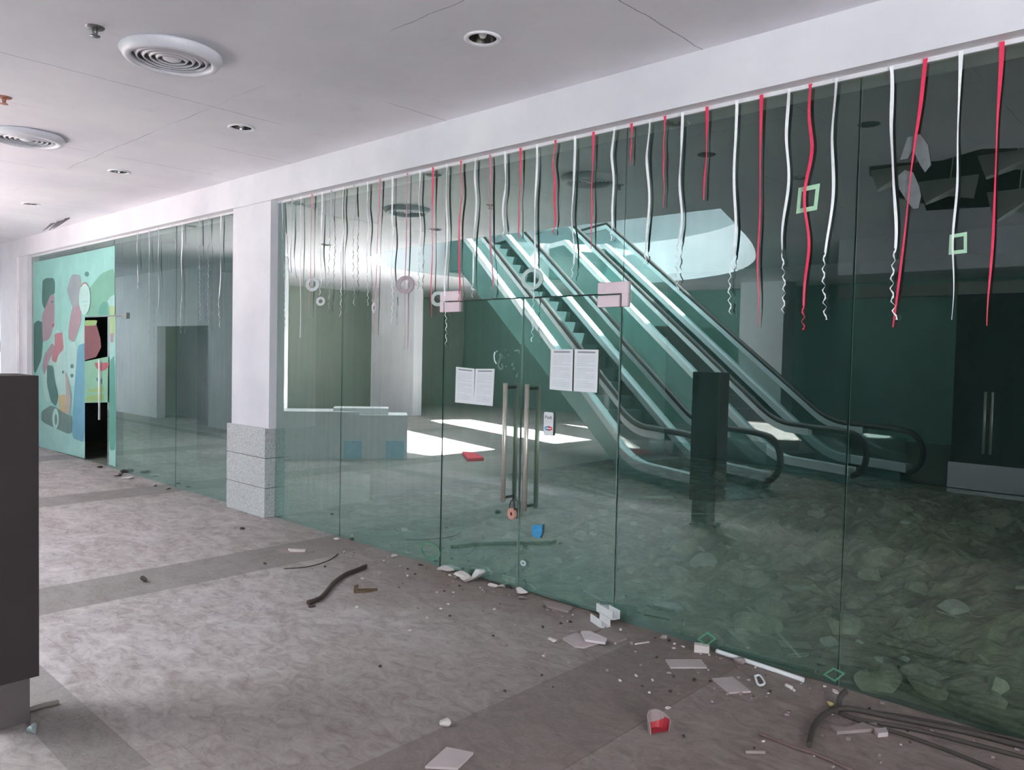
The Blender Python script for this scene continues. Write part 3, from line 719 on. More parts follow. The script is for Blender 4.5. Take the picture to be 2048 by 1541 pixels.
m = MB(); m.prism(disc(0, -h * 0.38, w * 0.8, h * 0.2, PI / 2, 3 * PI / 2), (0, 0.0006, 0)); m.build('blue_half', mat('badge_blue', (50, 150, 176), 0.5), st)
m = MB(); m.prism(disc(0, -h * 0.38, w * 0.85, h * 0.2, -PI / 2, PI / 2), (0, 0.0006, 0)); m.build('red_half', mat('badge_red', (214, 40, 66), 0.5), st)
m = MB(); m.box(-w * 0.6, w * 0.6, -0.0012, -0.0005, -h * 0.42, -h * 0.34); m.build('badge_bar', M_PAPER, st)
fc = bpy.data.curves.new('word', 'FONT'); fc.body = 'Push'; fc.size = w * 0.8; fc.align_x = 'CENTER'; fc.extrude = 0.0003
fo = bpy.data.objects.new('word', fc); COL.objects.link(fo); fo.parent = st; fo.location = (0, -0.0008, h * 0.42); fo.rotation_euler = (PI / 2, 0, 0); fc.materials.append(mat('dark_ink', (70, 72, 78), 0.8))
bpy.context.view_layer.update(); wm = bpy.data.meshes.new_from_object(fo); bpy.data.objects.remove(fo)
fo = bpy.data.objects.new('word', wm); COL.objects.link(fo); fo.parent = st; fo.location = (0, -0.0008, h * 0.42); fo.rotation_euler = (PI / 2, 0, 0)
m = MB(); m.box(-w * 0.7, w * 0.7, -0.0008, 0, h * 0.24, h * 0.27); m.box(-w * 0.6, w * 0.6, -0.0008, 0, h * 0.08, h * 0.10); m.build('small_print', M_INK2, st)
# scraped remains of a sticker above the left handle
M_SCR = mat('white_sticker_residue', (214, 226, 226), 0.7)
m = MB(); y = -0.0085
def blob(px, py, s, n=7):
    p = ony(px, py, y); k0 = random.random() * 6
    m.prism([p + Vector((s * random.uniform(0.6, 1.2) * math.cos(k0 + 2 * PI * k / n), 0, s * random.uniform(0.6, 1.2) * math.sin(k0 + 2 * PI * k / n))) for k in range(n)], (0, 0.001, 0))
def stroke(pts, wd):
    P = [ony(px, py, y) for px, py in pts]
    for i in range(len(P) - 1):
        d = (P[i + 1] - P[i]); nn = Vector((-d.z, 0, d.x)).normalized() * wd
        m.prism([P[i] - nn, P[i + 1] - nn, P[i + 1] + nn, P[i] + nn], (0, 0.001, 0))
stroke([(990, 704), (988, 712), (989, 722), (993, 728)], 0.006); stroke([(1003, 712), (998, 722), (996, 732), (1000, 739), (1006, 736), (1003, 728)], 0.009)
stroke([(1029, 702), (1038, 701), (1038, 708)], 0.006); stroke([(999, 708), (1004, 716)], 0.012)
for px, py, s in ((994, 703, .008), (1011, 701, .008), (1016, 711, .010), (1008, 716, .007), (1025, 729, .014), (1012, 733, .008), (1028, 738, .012), (1035, 748, .007), (1033, 753, .011)): blob(px, py, s)
o = recenter(m.build('sticker_residue', M_SCR)); tag(o, 'white scraped remains of a sticker above the left door handle', 'sticker residue')
# blue patch, little discs
def glass_patch(name, pts, mt, label, cat, y=-0.014):
    m = MB(); m.prism([ony(*p, y) for p in pts], (0, 0.001, 0)); o = recenter(m.build(name, mt)); tag(o, label, cat); return o
glass_patch('blue_tape', [(1064, 1051), (1085, 1050), (1084, 1068), (1078, 1078), (1066, 1074), (1063, 1062)], mat('blue_tape', (52, 140, 190), 0.5, 0, 0.25, 40), 'crumpled blue tape patch low on the right door leaf', 'tape')
def ring_z(name, px, py, rin, rout, mt, label, cat, y=-0.009, squash=1.0, n=32):
    c = ony(px, py, y); k = (ony(px + 10, py, y).x - c.x) / 10
    root = MB(); kz = (ony(px, py - 10, y).z - c.z) / 10
    for i in range(n):
        a, b = 2 * PI * i / n, 2 * PI * (i + 1) / n
        f = lambda r_, a_: c + Vector((r_ * k * squash * math.cos(a_), 0, r_ * kz * math.sin(a_)))
        root.prism([f(rin, a), f(rout, a), f(rout, b), f(rin, b)], (0, 0.0008, 0))
    o = recenter(root.build(name, mt)); tag(o, label, cat); return o
M_STK = mat('frosted_white_sticker', (190, 198, 200), 0.6); M_STKG = mat('pale_green_sticker', (176, 220, 186), 0.6); M_STKF = mat('faint_green_sticker', (88, 140, 112), 0.6); M_STKF2 = mat('faint_grey_sticker', (186, 208, 204), 0.6)
ring_z('ring_sticker', 625, 569, 7, 14, M_STK, 'larger white ring sticker on the glass nearest the white pillar', 'sticker')
ring_z('ring_sticker', 641, 603, 4, 9, M_STK, 'small white ring sticker just below right of the larger ring near the pillar', 'sticker')
ring_z('ring_sticker', 810, 570, 10, 18, mat('pinkish_ring_sticker', (176, 164, 172), 0.6), 'broad pinkish ring sticker on the glass left of the door corner fitting', 'sticker')
ring_z('ring_sticker', 748, 616, 4, 11, M_STK, 'narrow oval ring sticker between the two ring groups', 'sticker', squash=0.45)
ring_z('ring_sticker', 876, 598, 8, 15, M_STKF2, 'faint grey ring sticker at the left door corner fitting', 'sticker')
ring_z('ring_sticker', 1064, 558, 14, 22, M_STKF2, 'faint large ring sticker on the glass above the doors', 'sticker')
ring_z('ring_sticker', 860, 1103, 14, 17, M_STKF, 'faint green ring mark low on the glass left of the doors', 'sticker', squash=1.2)
ring_z('disc_sticker', 1046, 1127, 2, 6, M_STK, 'small white disc low at the meeting edge of the doors', 'sticker', y=-0.016)
def frame_sticker(px4, wfrac, mt, label, y=-0.009):
    P = [ony(*p, y) for p in px4]; c = sum(P, Vector()) / 4; m = MB(); Q = [c + (p - c) * (1 - wfrac) for p in P]
    for i in range(4): m.prism([P[i], P[(i + 1) % 4], Q[(i + 1) % 4], Q[i]], (0, 0.0008, 0))
    o = recenter(m.build('square_frame_sticker', mt)); tag(o, label, 'sticker'); return o
frame_sticker([(1597, 376), (1640, 367), (1634, 420), (1592, 428)], 0.36, M_STKG, 'larger pale green square frame sticker high on the glass right of the doors')
frame_sticker([(1899, 470), (1934, 464), (1934, 506), (1897, 510)], 0.36, M_STKG, 'smaller pale green square frame sticker behind the long white ribbon')
frame_sticker([(1394, 1279), (1415, 1264), (1434, 1278), (1412, 1294)], 0.3, M_STKF, 'faint green diamond sticker low on the glass beside the fallen white pipe')
frame_sticker([(1645, 1350), (1667, 1336), (1691, 1348), (1670, 1365)], 0.3, M_STKF, 'faint green diamond sticker low at the right pane joint')
# torn grey film scrap high at right
m = MB(); m.prism([ony(x, y_, -0.012) for x, y_ in [(1796, 352), (1810, 340), (1826, 345), (1838, 372), (1842, 392), (1837, 417), (1826, 418), (1812, 400), (1798, 378)]], (0, 0.001, 0))
m.prism([ony(x, y_, -0.0125) for x, y_ in [(1800, 320), (1815, 275), (1840, 268), (1856, 290), (1862, 330), (1850, 345), (1840, 330), (1826, 300), (1815, 318)]], (0, 0.001, 0))
o = recenter(m.build('torn_film', mat('torn_grey_film', (104, 110, 112), 0.7, 0, 0.2, 20))); tag(o, 'torn greyish film scrap stuck high on the rightmost glass', 'film scrap')
# padlock on a wire
c = ony(1024, 1028, -0.03)
pk = empty('padlock', c); tag(pk, 'round pinkish padlock hanging under the left door handle', 'padlock')
m = MB(); N_ = 20
for i in range(N_):
    a, b = 2 * PI * i / N_, 2 * PI * (i + 1) / N_
    f = lambda r_, a_: Vector((r_ * math.cos(a_), -0.012, r_ * 1.15 * math.sin(a_)))
    m.prism([f(0.013, a), f(0.036, a), f(0.036, b), f(0.013, b)], (0, 0.024, 0))
m.build('body', mat('pink_padlock', (206, 150, 136), 0.45), pk)
m = MB(); m.prism([(0.013 * math.cos(2 * PI * k / 12), -0.006, 0.015 * math.sin(2 * PI * k / 12)) for k in range(12)], (0, 0.012, 0)); m.build('keyhole', mat('dark_red_core', (84, 36, 34), 0.6), pk)
m = MB(); m.tube(smooth_path([(-0.022, 0, 0.03), (-0.024, 0, 0.062), (-0.006, 0.0, 0.095), (0.016, 0, 0.085), (0.022, 0, 0.06), (0.022, 0, 0.03)]), 0.004, 8); m.build('shackle', M_BLACK, pk)

# ------------------------------------------------------------------ ribbons on the glass
NUM = ['first', 'second', 'third', 'fourth', 'fifth', 'sixth', 'seventh', 'eighth', 'ninth', 'tenth', 'eleventh', 'twelfth', 'thirteenth', 'fourteenth', 'fifteenth', 'sixteenth', 'seventeenth',
       'eighteenth', 'nineteenth', 'twentieth', 'twenty-first', 'twenty-second', 'twenty-third', 'twenty-fourth', 'twenty-fifth', 'twenty-sixth', 'twenty-seventh', 'twenty-eighth', 'twenty-ninth',
       'thirtieth', 'thirty-first', 'thirty-second', 'thirty-third', 'thirty-fourth', 'thirty-fifth', 'thirty-sixth', 'thirty-seventh', 'thirty-eighth', 'thirty-ninth', 'fortieth', 'forty-first', 'forty-second']
M_WRF = mat('faint_white_ribbon', (176, 184, 190), 0.4, 0, 0.08, 30)
M_RRF = mat('faded_pink_ribbon', (196, 130, 150), 0.4, 0, 0.08, 30)
def ribbon(pxt, pxb, pyb, colr, style, label, grp):
    rnd = random.Random(int(pxt))
    y = -0.026
    # top point: on the trim line
    py = 408 - 0.2203 * (pxt - 540)
    T = ony(pxt, py, y); T.z = ZT - 0.004
    Bp = ony(pxb, pyb, y); Ln = T.z - Bp.z
    n = max(12, int(Ln / 0.022)); m = MB()
    w0 = 0.0105; tw = rnd.uniform(2.0, 5.5) * (1 if rnd.random() < 0.5 else -1); ph = rnd.random() * 6; f1 = rnd.uniform(5, 9)
    prev = None
    curl0 = {'straight': 9, 'wavy': 0.9, 'curl': 0.72, 'spiral': 0.25}[style]
    for i in range(n + 1):
        t = i / n; c = T.lerp(Bp, t)
        am = {'straight': 0.004, 'wavy': 0.012, 'curl': 0.010, 'spiral': 0.005}[style] * min(1, t * 4)
        c = c + Vector((am * math.sin(f1 * t * Ln * 1.3 + ph) + am * 0.5 * math.sin(f1 * 2.3 * t + ph * 2), 0.004 * math.sin(4 * t + ph) * t, 0))
        if style == 'straight': th = 0.35 * math.sin(3 * t + ph) * t * 2; w = w0 * (1 - 0.62 * t ** 0.4) * (0.8 + 0.35 * math.sin(9 * t + ph))
        elif style == 'wavy': th = 0.75 * math.sin(tw * t * 2.2 + ph); w = w0 * (0.95 - 0.35 * t)
        else: th = 0.8 * math.sin(tw * t * 2.0 + ph); w = w0 * (0.9 - 0.3 * t)
        if t > curl0:
            q = (t - curl0) / (1 - curl0); a = q * Ln * (1 - curl0) / 0.045 * 2 * PI * 0.8
            R = 0.0085 * min(1, q * 5) * (0.8 + 0.5 * q); c = c + Vector((R * math.cos(a), -0.006 + R * 0.6 * math.sin(a) , 0)); th = a + PI / 2; w = w0 * 0.5
        if i == 0: th = 0.0; w = w0
        d = Vector((math.cos(th), math.sin(th) * 0.5, 0.0)) * w
        p, q_ = m.bm.verts.new(c - d), m.bm.verts.new(c + d)
        if prev: 
            m.bm.faces.new((prev[0], prev[1], q_, p))
        prev = (p, q_)
    o = m.build('hanging_ribbon', {'w': M_WRIB, 'r': M_RED, 'f': M_WRF, 'p': M_RRF}[colr], recalc=False)
    recenter(o, (T.x, T.y, T.z)); s = o.modifiers.new('thick', 'SOLIDIFY'); s.thickness = 0.0008; s.offset = 0
    tag(o, label, 'ribbon', grp); return o
RB = [(564, 572, 653, 'f', 'spiral'), (584, 583, 560, 'f', 'wavy'), (602, 600, 676, 'w', 'straight'), (624, 619, 635, 'p', 'straight'), (644, 641, 592, 'w', 'wavy'), (663, 658, 622, 'f', 'spiral'),
      (687, 681, 634, 'w', 'curl'), (708, 708, 612, 'f', 'spiral'), (735, 735, 612, 'w', 'curl'), (760, 748, 670, 'p', 'straight'), (785, 785, 650, 'w', 'curl'), (815, 808, 700, 'p', 'straight'),
      (840, 839, 578, 'w', 'curl'), (866, 863, 635, 'r', 'straight'), (894, 890, 694, 'w', 'curl'), (922, 917, 604, 'r', 'wavy'), (951, 946, 595, 'w', 'wavy'), (980, 984, 600, 'p', 'wavy'),
      (1010, 1009, 478, 'w', 'wavy'), (1041, 1038, 476, 'r', 'straight'), (1074, 1066, 684, 'w', 'curl'), (1111, 1106, 470, 'r', 'wavy'), (1150, 1144, 560, 'w', 'wavy'), (1187, 1182, 500, 'r', 'straight'),
      (1229, 1220, 482, 'w', 'wavy'), (1263, 1262, 330, 'r', 'straight'), (1300, 1290, 528, 'w', 'wavy'), (1330, 1326, 415, 'r', 'straight'), (1365, 1356, 585, 'w', 'curl'), (1414, 1409, 400, 'r', 'straight'),
      (1474, 1463, 632, 'w', 'curl'), (1523, 1515, 655, 'r', 'straight'), (1578, 1564, 628, 'w', 'curl'), (1621, 1608, 660, 'r', 'wavy'), (1673, 1648, 640, 'w', 'curl'), (1783, 1792, 640, 'w', 'curl'),
      (1851, 1786, 655, 'r', 'straight'), (1922, 1903, 640, 'w', 'straight'), (2004, 1976, 652, 'r', 'straight')]
CN = {'w': 'white', 'r': 'red', 'f': 'thin pale', 'p': 'faded pink'}
SN = {'straight': 'straight', 'wavy': 'wavy', 'curl': 'curly-ended', 'spiral': 'spiral-curled'}
for i, (a, b, c, d, e) in enumerate(RB):
    ribbon(a, b, c, d, e, f'{SN[e]} {CN[d]} ribbon, {NUM[i]} ribbon to the right of the white pillar', 'ribbons hanging along the big glass front')
RL = [(275, 275, 578, 'f', 'wavy'), (298, 300, 676, 'f', 'spiral'), (317, 317, 632, 'f', 'wavy'), (345, 352, 500, 'f', 'straight'), (364, 362, 666, 'w', 'curl'), (399, 401, 642, 'f', 'spiral'), (417, 417, 662, 'f', 'spiral'), (442, 439, 656, 'w', 'curl')]
for i, (a, b, c, d, e) in enumerate(RL):
    ribbon(a, b, c, d, e, f'{SN[e]} {CN[d]} ribbon, {NUM[len(RL) - 1 - i]} ribbon to the left of the white pillar', 'ribbons hanging left of the pillar')

# ------------------------------------------------------------------ rubble inside the shop
M_RUB = m_rubble('rubble_dirt', ((112, 106, 90), (152, 146, 128), (196, 192, 176)), 4.5)
M_CHK = m_rubble('broken_concrete', ((140, 134, 118), (172, 167, 152), (208, 205, 192)), 5)
M_CHKW = m_rubble('broken_plaster', ((176, 178, 172), (198, 200, 194), (214, 216, 212)), 5)
def rub_h(x, y):
    s = min(1.0, max(0.0, (x + 5.6) / 2.6)); edge = min(1.0, max(0.05, (y - 0.05) / 0.9)); far = min(1, max(0, (7.6 - y) / 1.5))
    h = 0.07 + 0.10 * abs(noise.noise(Vector((x * 3.5, y * 3.5, 9.0)))) + 0.10 * noise.noise(Vector((x * 0.9, y * 0.9, 1.3))) + 0.08 * noise.noise(Vector((x * 2.4, y * 2.4, 4.0))) + 0.09 * max(0, noise.noise(Vector((x * 6, y * 6, 2.0)))) + 0.06 * abs(noise.noise(Vector((x * 12, y * 12, 7.0))))
    g = 0.45 * math.exp(-((x + 0.1) / 0.9) ** 2 - ((y - 1.5) / 0.8) ** 2) + 0.25 * math.exp(-((x + 2.2) / 1.2) ** 2 - ((y - 2.6) / 1.0) ** 2)
    return max(0.004, (h + g) * (0.25 + 0.75 * s) * edge * far + 0.01)
m = MB(); nx, ny = 260, 190; X0, X1, Y0, Y1 = -7.0, 3.2, 0.03, 7.7; V = []
for j in range(ny + 1):
    for i in range(nx + 1):
        x = X0 + (X1 - X0) * i / nx; y = Y0 + (Y1 - Y0) * (j / ny) ** 1.3
        V.append(m.bm.verts.new((x, y, rub_h(x, y))))
for j in range(ny):
    for i in range(nx):
        k = j * (nx + 1) + i; m.bm.faces.new((V[k], V[k + 1], V[k + nx + 2], V[k + nx + 1]))
o = m.build('rubble_heap', M_RUB); tag(o, 'brown heap of earth and fine rubble covering the floor behind the glass', 'rubble', kind='stuff')
def chunk_mesh(seed, flat=0.6):
    rnd = random.Random(seed); bm = bmesh.new(); bmesh.ops.create_icosphere(bm, subdivisions=3, radius=1.0)
    for k in range(9):
        nrm_ = Vector((rnd.gauss(0, 1), rnd.gauss(0, 1), rnd.gauss(0, 1))).normalized(); d = rnd.uniform(0.35, 0.75)
        for v in bm.verts:
            e = v.co.dot(nrm_) - d
            if e > 0: v.co -= nrm_ * e
    for v in bm.verts:
        v.co += Vector((rnd.uniform(-1, 1), rnd.uniform(-1, 1), rnd.uniform(-1, 1))) * 0.022; v.co.z *= flat
    me = bpy.data.meshes.new('chunk'); bm.to_mesh(me); bm.free(); return me
CHM = [chunk_mesh(s, random.uniform(0.35, 0.8)) for s in range(14)]
for me in CHM[:11]: me.materials.append(M_CHK)
for me in CHM[11:]: me.materials.append(M_CHKW)
rc = random.Random(3); placed = 0; spots = []
def chunk(x, y, s, k=None, label=None, group=None):
    me = CHM[rc.randrange(14)] if k is None else CHM[k]
    o = bpy.data.objects.new('rubble_chunk', me); COL.objects.link(o)
    o.location = (x, y, rub_h(x, y) + s * 0.12); o.scale = (s, s * rc.uniform(0.6, 1.0), s * rc.uniform(0.6, 1.0)); o.rotation_euler = (rc.uniform(-0.4, 0.4), rc.uniform(-0.4, 0.4), rc.uniform(0, 6.3))
    tag(o, label or 'broken grey masonry chunk lying among the rubble behind the glass', 'rubble chunk', group or 'broken masonry chunks in the rubble'); return o
tries = 0
while placed < 190 and tries < 9000:
    tries += 1
    x = rc.uniform(-5.2, 1.2); y = 0.25 + 5.6 * rc.random() ** 1.6; s = rc.choice([0.05, 0.06, 0.07, 0.09, 0.12, 0.15, 0.19]) * (1.0 if x > -3.2 else 0.7)
    if any((x - a) ** 2 + (y - b) ** 2 < (0.75 * (s + c)) ** 2 for a, b, c in spots): continue
    spots.append((x, y, s)); chunk(x, y, s); placed += 1
def at_rub(px, py, dz=0.12): return onz(px, py, dz)
for (px, py, s, k, lab) in ((1612, 1032, 0.24, 11, 'large pale plaster lump behind the glass left of the right pane joint'), (1505, 1040, 0.0, 0, None),
                            (1745, 1185, 0.11, 2, 'rounded pale stone just right of the right pane joint'), (1822, 1170, 0.10, 5, 'angular pale stone in the heap right of the right pane joint'),
                            (1760, 1330, 0.16, 7, 'broad grey boulder low in the heap behind the right glass'), (1850, 1345, 0.12, 8, 'flat-topped grey stone beside the boulder low in the right heap')):
    if s: p = at_rub(px, py); chunk(p.x, p.y, s, k, lab, 'larger stones in the rubble')
# slats, pipes and boards lying in the rubble
def stick(p0, p1, r, mt, label, cat, name, flat=False):
    a, b = Vector(p0), Vector(p1); m = MB()
    if flat:
        d = (b - a).normalized(); s = d.cross(Vector((0, 0, 1))).normalized() * r
        m.prism([a - s, b - s, b + s, a + s], (0, 0, r * 0.35))
    else: m.tube([a, b], r, 10)
    o = recenter(m.build(name, mt)); tag(o, label, cat); return o
def rub_pt(px, py):
    z = 0.1
    for _ in range(8):
        p = onz(px, py, z); z = rub_h(p.x, p.y) + 0.02
    p = onz(px, py, z + 0.03); return p
ST = [((1140, 968), (1228, 992), 0.02, 'long pale pipe lying across the far rubble behind the door', 'pipe', 'plastic_pipe', False),
      ((1248, 994), (1345, 996), 0.018, 'thin pale pipe lying flat right of the door behind the glass', 'pipe', 'plastic_pipe', False),
      ((1330, 1027), (1440, 1030), 0.03, 'flat pale board with white end in the middle of the rubble', 'board', 'wooden_board', True),
      ((2018, 1016), (2050, 1062), 0.02, 'upright pale rod leaning at the right picture edge in the rubble', 'rod', 'metal_rod', False),
      ((2016, 1088), (2052, 1112), 0.025, 'pale broken slat at the right picture edge below the leaning rod', 'slat', 'timber_lath', True),
      ((1985, 1165), (2052, 1180), 0.06, 'wide pale block of board half buried at the right picture edge', 'board', 'wooden_board', True),
      ((1882, 1227), (1925, 1240), 0.03, 'left pale broken tile on the earth slope at right', 'tile', 'broken_tile', True),
      ((1930, 1228), (1965, 1236), 0.03, 'right pale broken tile on the earth slope at right', 'tile', 'broken_tile', True),
      ((1168, 1182), (1213, 1207), 0.008, 'thin white strip behind the right door leaf near its foot', 'strip', 'white_strip', True),
      ((1366, 1205), (1390, 1229), 0.018, 'small pointed pale splinter in the rubble right of the door', 'splinter', 'wood_splinter', True),
      ((1440, 1180), (1470, 1200), 0.018, 'short pale slat in the rubble midway to the right pane joint', 'slat', 'timber_lath', True),
      ((1495, 1215), (1535, 1250), 0.010, 'thin slanting slat in the rubble nearer the right pane joint', 'slat', 'timber_lath', True),
      ((1453, 1258), (1500, 1298), 0.014, 'slanting grey slat behind the fallen white pipe', 'slat', 'timber_lath', True),
      ((1548, 1258), (1600, 1316), 0.008, 'thin slanting wire strip left of the right pane joint', 'strip', 'white_strip', True),
      ((1845, 1250), (1886, 1292), 0.010, 'thin pale slat on the brown slope at right', 'slat', 'timber_lath', True)]
M_WOOD = m_rubble('weathered_pale_wood', ((150, 148, 136), (178, 176, 164), (200, 200, 190)), 9)
for p0, p1, r_, lab, cat, nm, fl in ST:
    a, b = rub_pt(*p0), rub_pt(*p1); stick(a, b, r_, M_CHKW if 'pipe' in nm or 'strip' in nm else M_WOOD, lab, cat, nm, fl)
# low plinth inside the glass next to the pillar
m = MB(); m.box(-7.35, ony(737, 980, 1.1).x, 0.5, 1.12, 0, 0.33); o = recenter(m.build('plinth', M_WHITEP)); tag(o, 'low pale plinth inside the glass right of the white pillar', 'plinth')

# ------------------------------------------------------------------ debris on the corridor floor
M_HOSE = mat('dark_brown_hose', (66, 54, 48), 0.6, 0, 0.15, 20); M_CABLE = mat('dusty_grey_cable', (66, 60, 54), 0.7, 0, 0.12, 12)
M_TILE = mat('pinkish_grey_tile', (182, 170, 170), 0.6, 0, 0.07, 8); M_TILED = mat('grey_brown_tile', (146, 132, 130), 0.7, 0, 0.07, 8)
M_BARK = mat('brown_wood_splinter', (96, 78, 58), 0.8, 0, 0.25, 14); M_STONE = mat('pale_stone_bit', (206, 198, 194), 0.8, 0, 0.12, 14); M_PEB = mat('dark_pebble', (66, 58, 54), 0.8)
def fcurve(pxs, r, mt, label, cat, name, dz=0.0, zs_=None, seg=10):
    P = []
    for i, p in enumerate(pxs):
        z = (zs_[i] if zs_ else 0.0) + r + dz; P.append(onz(p[0], p[1], z))
    m = MB(); m.tube(smooth_path(P, 7), r, seg); o = recenter(m.build(name, mt)); tag(o, label, cat); return o
fcurve([(616, 1206), (640, 1197), (655, 1182), (668, 1166), (690, 1150), (712, 1141), (731, 1133)], 0.016, M_HOSE, 'dark brown curved hose piece on the tiles left of the doors', 'hose', 'hose_piece')
fcurve([(617, 1213), (630, 1211)], 0.010, M_HOSE, 'tiny dark stub lying beside the lower end of the curved hose', 'hose', 'hose_stub')
fcurve([(568, 1138), (610, 1135), (640, 1128), (662, 1119), (676, 1108)], 0.004, M_CABLE, 'thin curved wire on the floor left of the brown hose', 'wire', 'wire', seg=6)
def flat_piece(pxs, th, mt, label, cat, name, z=0.0, tilt=0.0):
    P = [onz(px, py, z) for px, py in pxs]; m = MB()
    if tilt: P = [p + Vector((0, 0, tilt * (1 if i < len(P) / 2 else 0))) for i, p in enumerate(P)]
    m.prism(P, (0, 0, th)); o = recenter(m.build(name, mt)); tag(o, label, cat); return o
flat_piece([(1125, 1280), (1152, 1269), (1182, 1273), (1200, 1288), (1168, 1298), (1150, 1296)], 0.01, M_TILE, 'pale broken floor tile, leftmost of the three tiles by the door foot', 'tile', 'broken_tile', z=0.0)
flat_piece([(1163, 1267), (1180, 1267), (1214, 1282), (1210, 1290), (1170, 1284)], 0.014, mat('clean_pale_tile', (208, 198, 200), 0.6), 'lightest pale tile lying on the other tiles by the door foot', 'tile', 'broken_tile', z=0.016)
flat_piece([(1186, 1270), (1215, 1262), (1254, 1280), (1228, 1289)], 0.010, M_TILED, 'pinkish brown tile, right one of the tiles by the door foot', 'tile', 'broken_tile', z=0.0)
flat_piece([(1139, 1264), (1170, 1249), (1203, 1260), (1185, 1267)], 0.010, M_TILED, 'pinkish brown tile just behind the palest tile by the door foot', 'tile', 'broken_tile', z=0.0)
flat_piece([(1331, 1322), (1402, 1322), (1414, 1338), (1341, 1338)], 0.008, M_TILE, 'flat pinkish rectangular tile in front of the small white block', 'tile', 'broken_tile')
flat_piece([(1424, 1360), (1465, 1357), (1502, 1386), (1458, 1389)], 0.008, M_TILE, 'flat pinkish tile left of the white plastic loop', 'tile', 'broken_tile')
flat_piece([(893, 1499), (947, 1510), (915, 1541), (850, 1538)], 0.010, M_TILE, 'square pinkish tile at the bottom of the picture', 'tile', 'broken_tile')
flat_piece([(1085, 1205), (1100, 1206), (1146, 1218), (1136, 1226), (1095, 1216)], 0.012, M_TILED, 'long broken pinkish tile along the foot of the right door', 'tile', 'broken_tile')
flat_piece([(549, 1100), (577, 1098), (600, 1101), (630, 1104), (600, 1108), (560, 1105)], 0.006, M_TILED, 'flat grey-brown sliver on the floor below the granite pillar', 'tile', 'tile_sliver')
flat_piece([(576, 1100), (612, 1102), (610, 1105), (580, 1104)], 0.012, M_STONE, 'white splinter lying on the grey-brown sliver', 'splinter', 'plaster_splinter', z=0.008)
flat_piece([(1658, 1456), (1690, 1462), (1722, 1452), (1752, 1452), (1760, 1463), (1700, 1468), (1674, 1470)], 0.015, M_TILED, 'crumpled flat grey scrap among the cables at right', 'scrap', 'cardboard_scrap')
flat_piece([(1748, 1466), (1772, 1464), (1776, 1474), (1756, 1476)], 0.02, M_TILE, 'small pale chip at the end of the crumpled scrap', 'chip', 'tile_chip')
# wood splinter with a knob
m = MB(); a, b = onz(708, 1186), onz(755, 1182); d = b - a; s = Vector((-d.y, d.x, 0)).normalized() * 0.02
m.prism([a - s, a + d * 0.6 - s * 1.2, b, a + d * 0.5 + s, a + s], (0, 0, 0.018)); m.prism([a, a + d * 0.2 + s, a + d * 0.15 - s, a - s * 0.5], (0.0, 0, 0.05))
o = recenter(m.build('wood_splinter', M_BARK)); tag(o, 'brown jagged wood splinter right of the curved hose', 'splinter')
# white plastic trunking pieces at the door foot
def channel(px0, px1, w, h, mt, label, z=0.0, rot=0.0):
    a, b = onz(*px0, z), onz(*px1, z); d = (b - a); s = Vector((-d.y, d.x, 0)).normalized() * w; m = MB()
    m.prism([a - s, b - s, b + s, a + s], (0, 0, 0.004)); m.prism([a - s, b - s, b - s * 0.9, a - s * 0.9], (0, 0, h)); m.prism([a + s * 0.9, b + s * 0.9, b + s, a + s], (0, 0, h))
    o = recenter(m.build('plastic_trunking', mt)); tag(o, label, 'plastic trunking'); return o
channel((1190, 1242), (1211, 1256), 0.035, 0.05, M_WHITEP, 'short white plastic channel in front at the door foot')
channel((1200, 1222), (1232, 1240), 0.03, 0.055, M_WHITEP, 'longer white plastic channel leaning at the right door foot', z=0.03)
channel((1196, 1226), (1228, 1228), 0.02, 0.06, mat('grey_plastic', (150, 156, 162), 0.5), 'greyish plastic piece behind the white channels at the door foot', z=0.02)
fcurve([(1433, 1303), (1500, 1325), (1560, 1345), (1607, 1361)], 0.013, M_WHITEP, 'long white plastic pipe lying along the foot of the glass', 'pipe', 'plastic_pipe')
# white plastic loop
P = [onz(x, y_, 0.01) for x, y_ in ((1510, 1353), (1520, 1352), (1529, 1365), (1524, 1371), (1516, 1369))]
m = MB(); m.tube(smooth_path(P + P[:1], 6), 0.006, 8, caps=False); o = recenter(m.build('plastic_loop', M_WHITEP)); tag(o, 'white oval plastic loop on the floor in front of the white pipe', 'plastic loop')
def small(px, py, s, mt, label, cat='debris', name='stone_bit', k=None, flat=1.0, grp=None):
    p = onz(px, py, s * 0.3); me = CHM[(px + py) % 14 if k is None else k].copy(); me.materials.clear(); me.materials.append(mt)
    o = bpy.data.objects.new(name, me); COL.objects.link(o); zmin = min(v.co.z for v in me.vertices)
    o.scale = (s, s * 0.8, s * flat); o.location = (p.x, p.y, -zmin * s * flat - 0.001); o.rotation_euler = (0, 0, px * 0.37); tag(o, label, cat, grp); return o
small(888, 1446, 0.042, M_STONE, 'pale stone lump with shadow on the near floor', 'stone')
small(1105, 1283, 0.030, M_STONE, 'pale rounded stone left of the broken tiles', 'stone')
small(1115, 1284, 0.022, M_TILED, 'brown stone touching the pale stone left of the tiles', 'stone')
small(289, 1161, 0.040, M_PEB, 'dark brown lump alone on the grey floor band at left', 'stone')
small(485, 1057, 0.035, M_PEB, 'dark flat chip on the floor below the granite base', 'stone', flat=0.5)
small(530, 1127, 0.022, M_PEB, 'small dark chip left of the thin curved wire', 'stone', flat=0.5)
small(337, 977, 0.045, M_PEB, 'dark chip at the foot of the left glass, nearer the pillar', 'stone', flat=0.5)
small(312, 971, 0.040, M_PEB, 'dark chip at the foot of the left glass, farther from the pillar', 'stone', flat=0.5)
small(235, 948, 0.10, M_TILED, 'brown debris lump at the left glass by the poster shop', 'debris', flat=0.35)
small(258, 953, 0.10, M_STONE, 'pale flat debris by the left glass right of the brown lump', 'debris', flat=0.2)
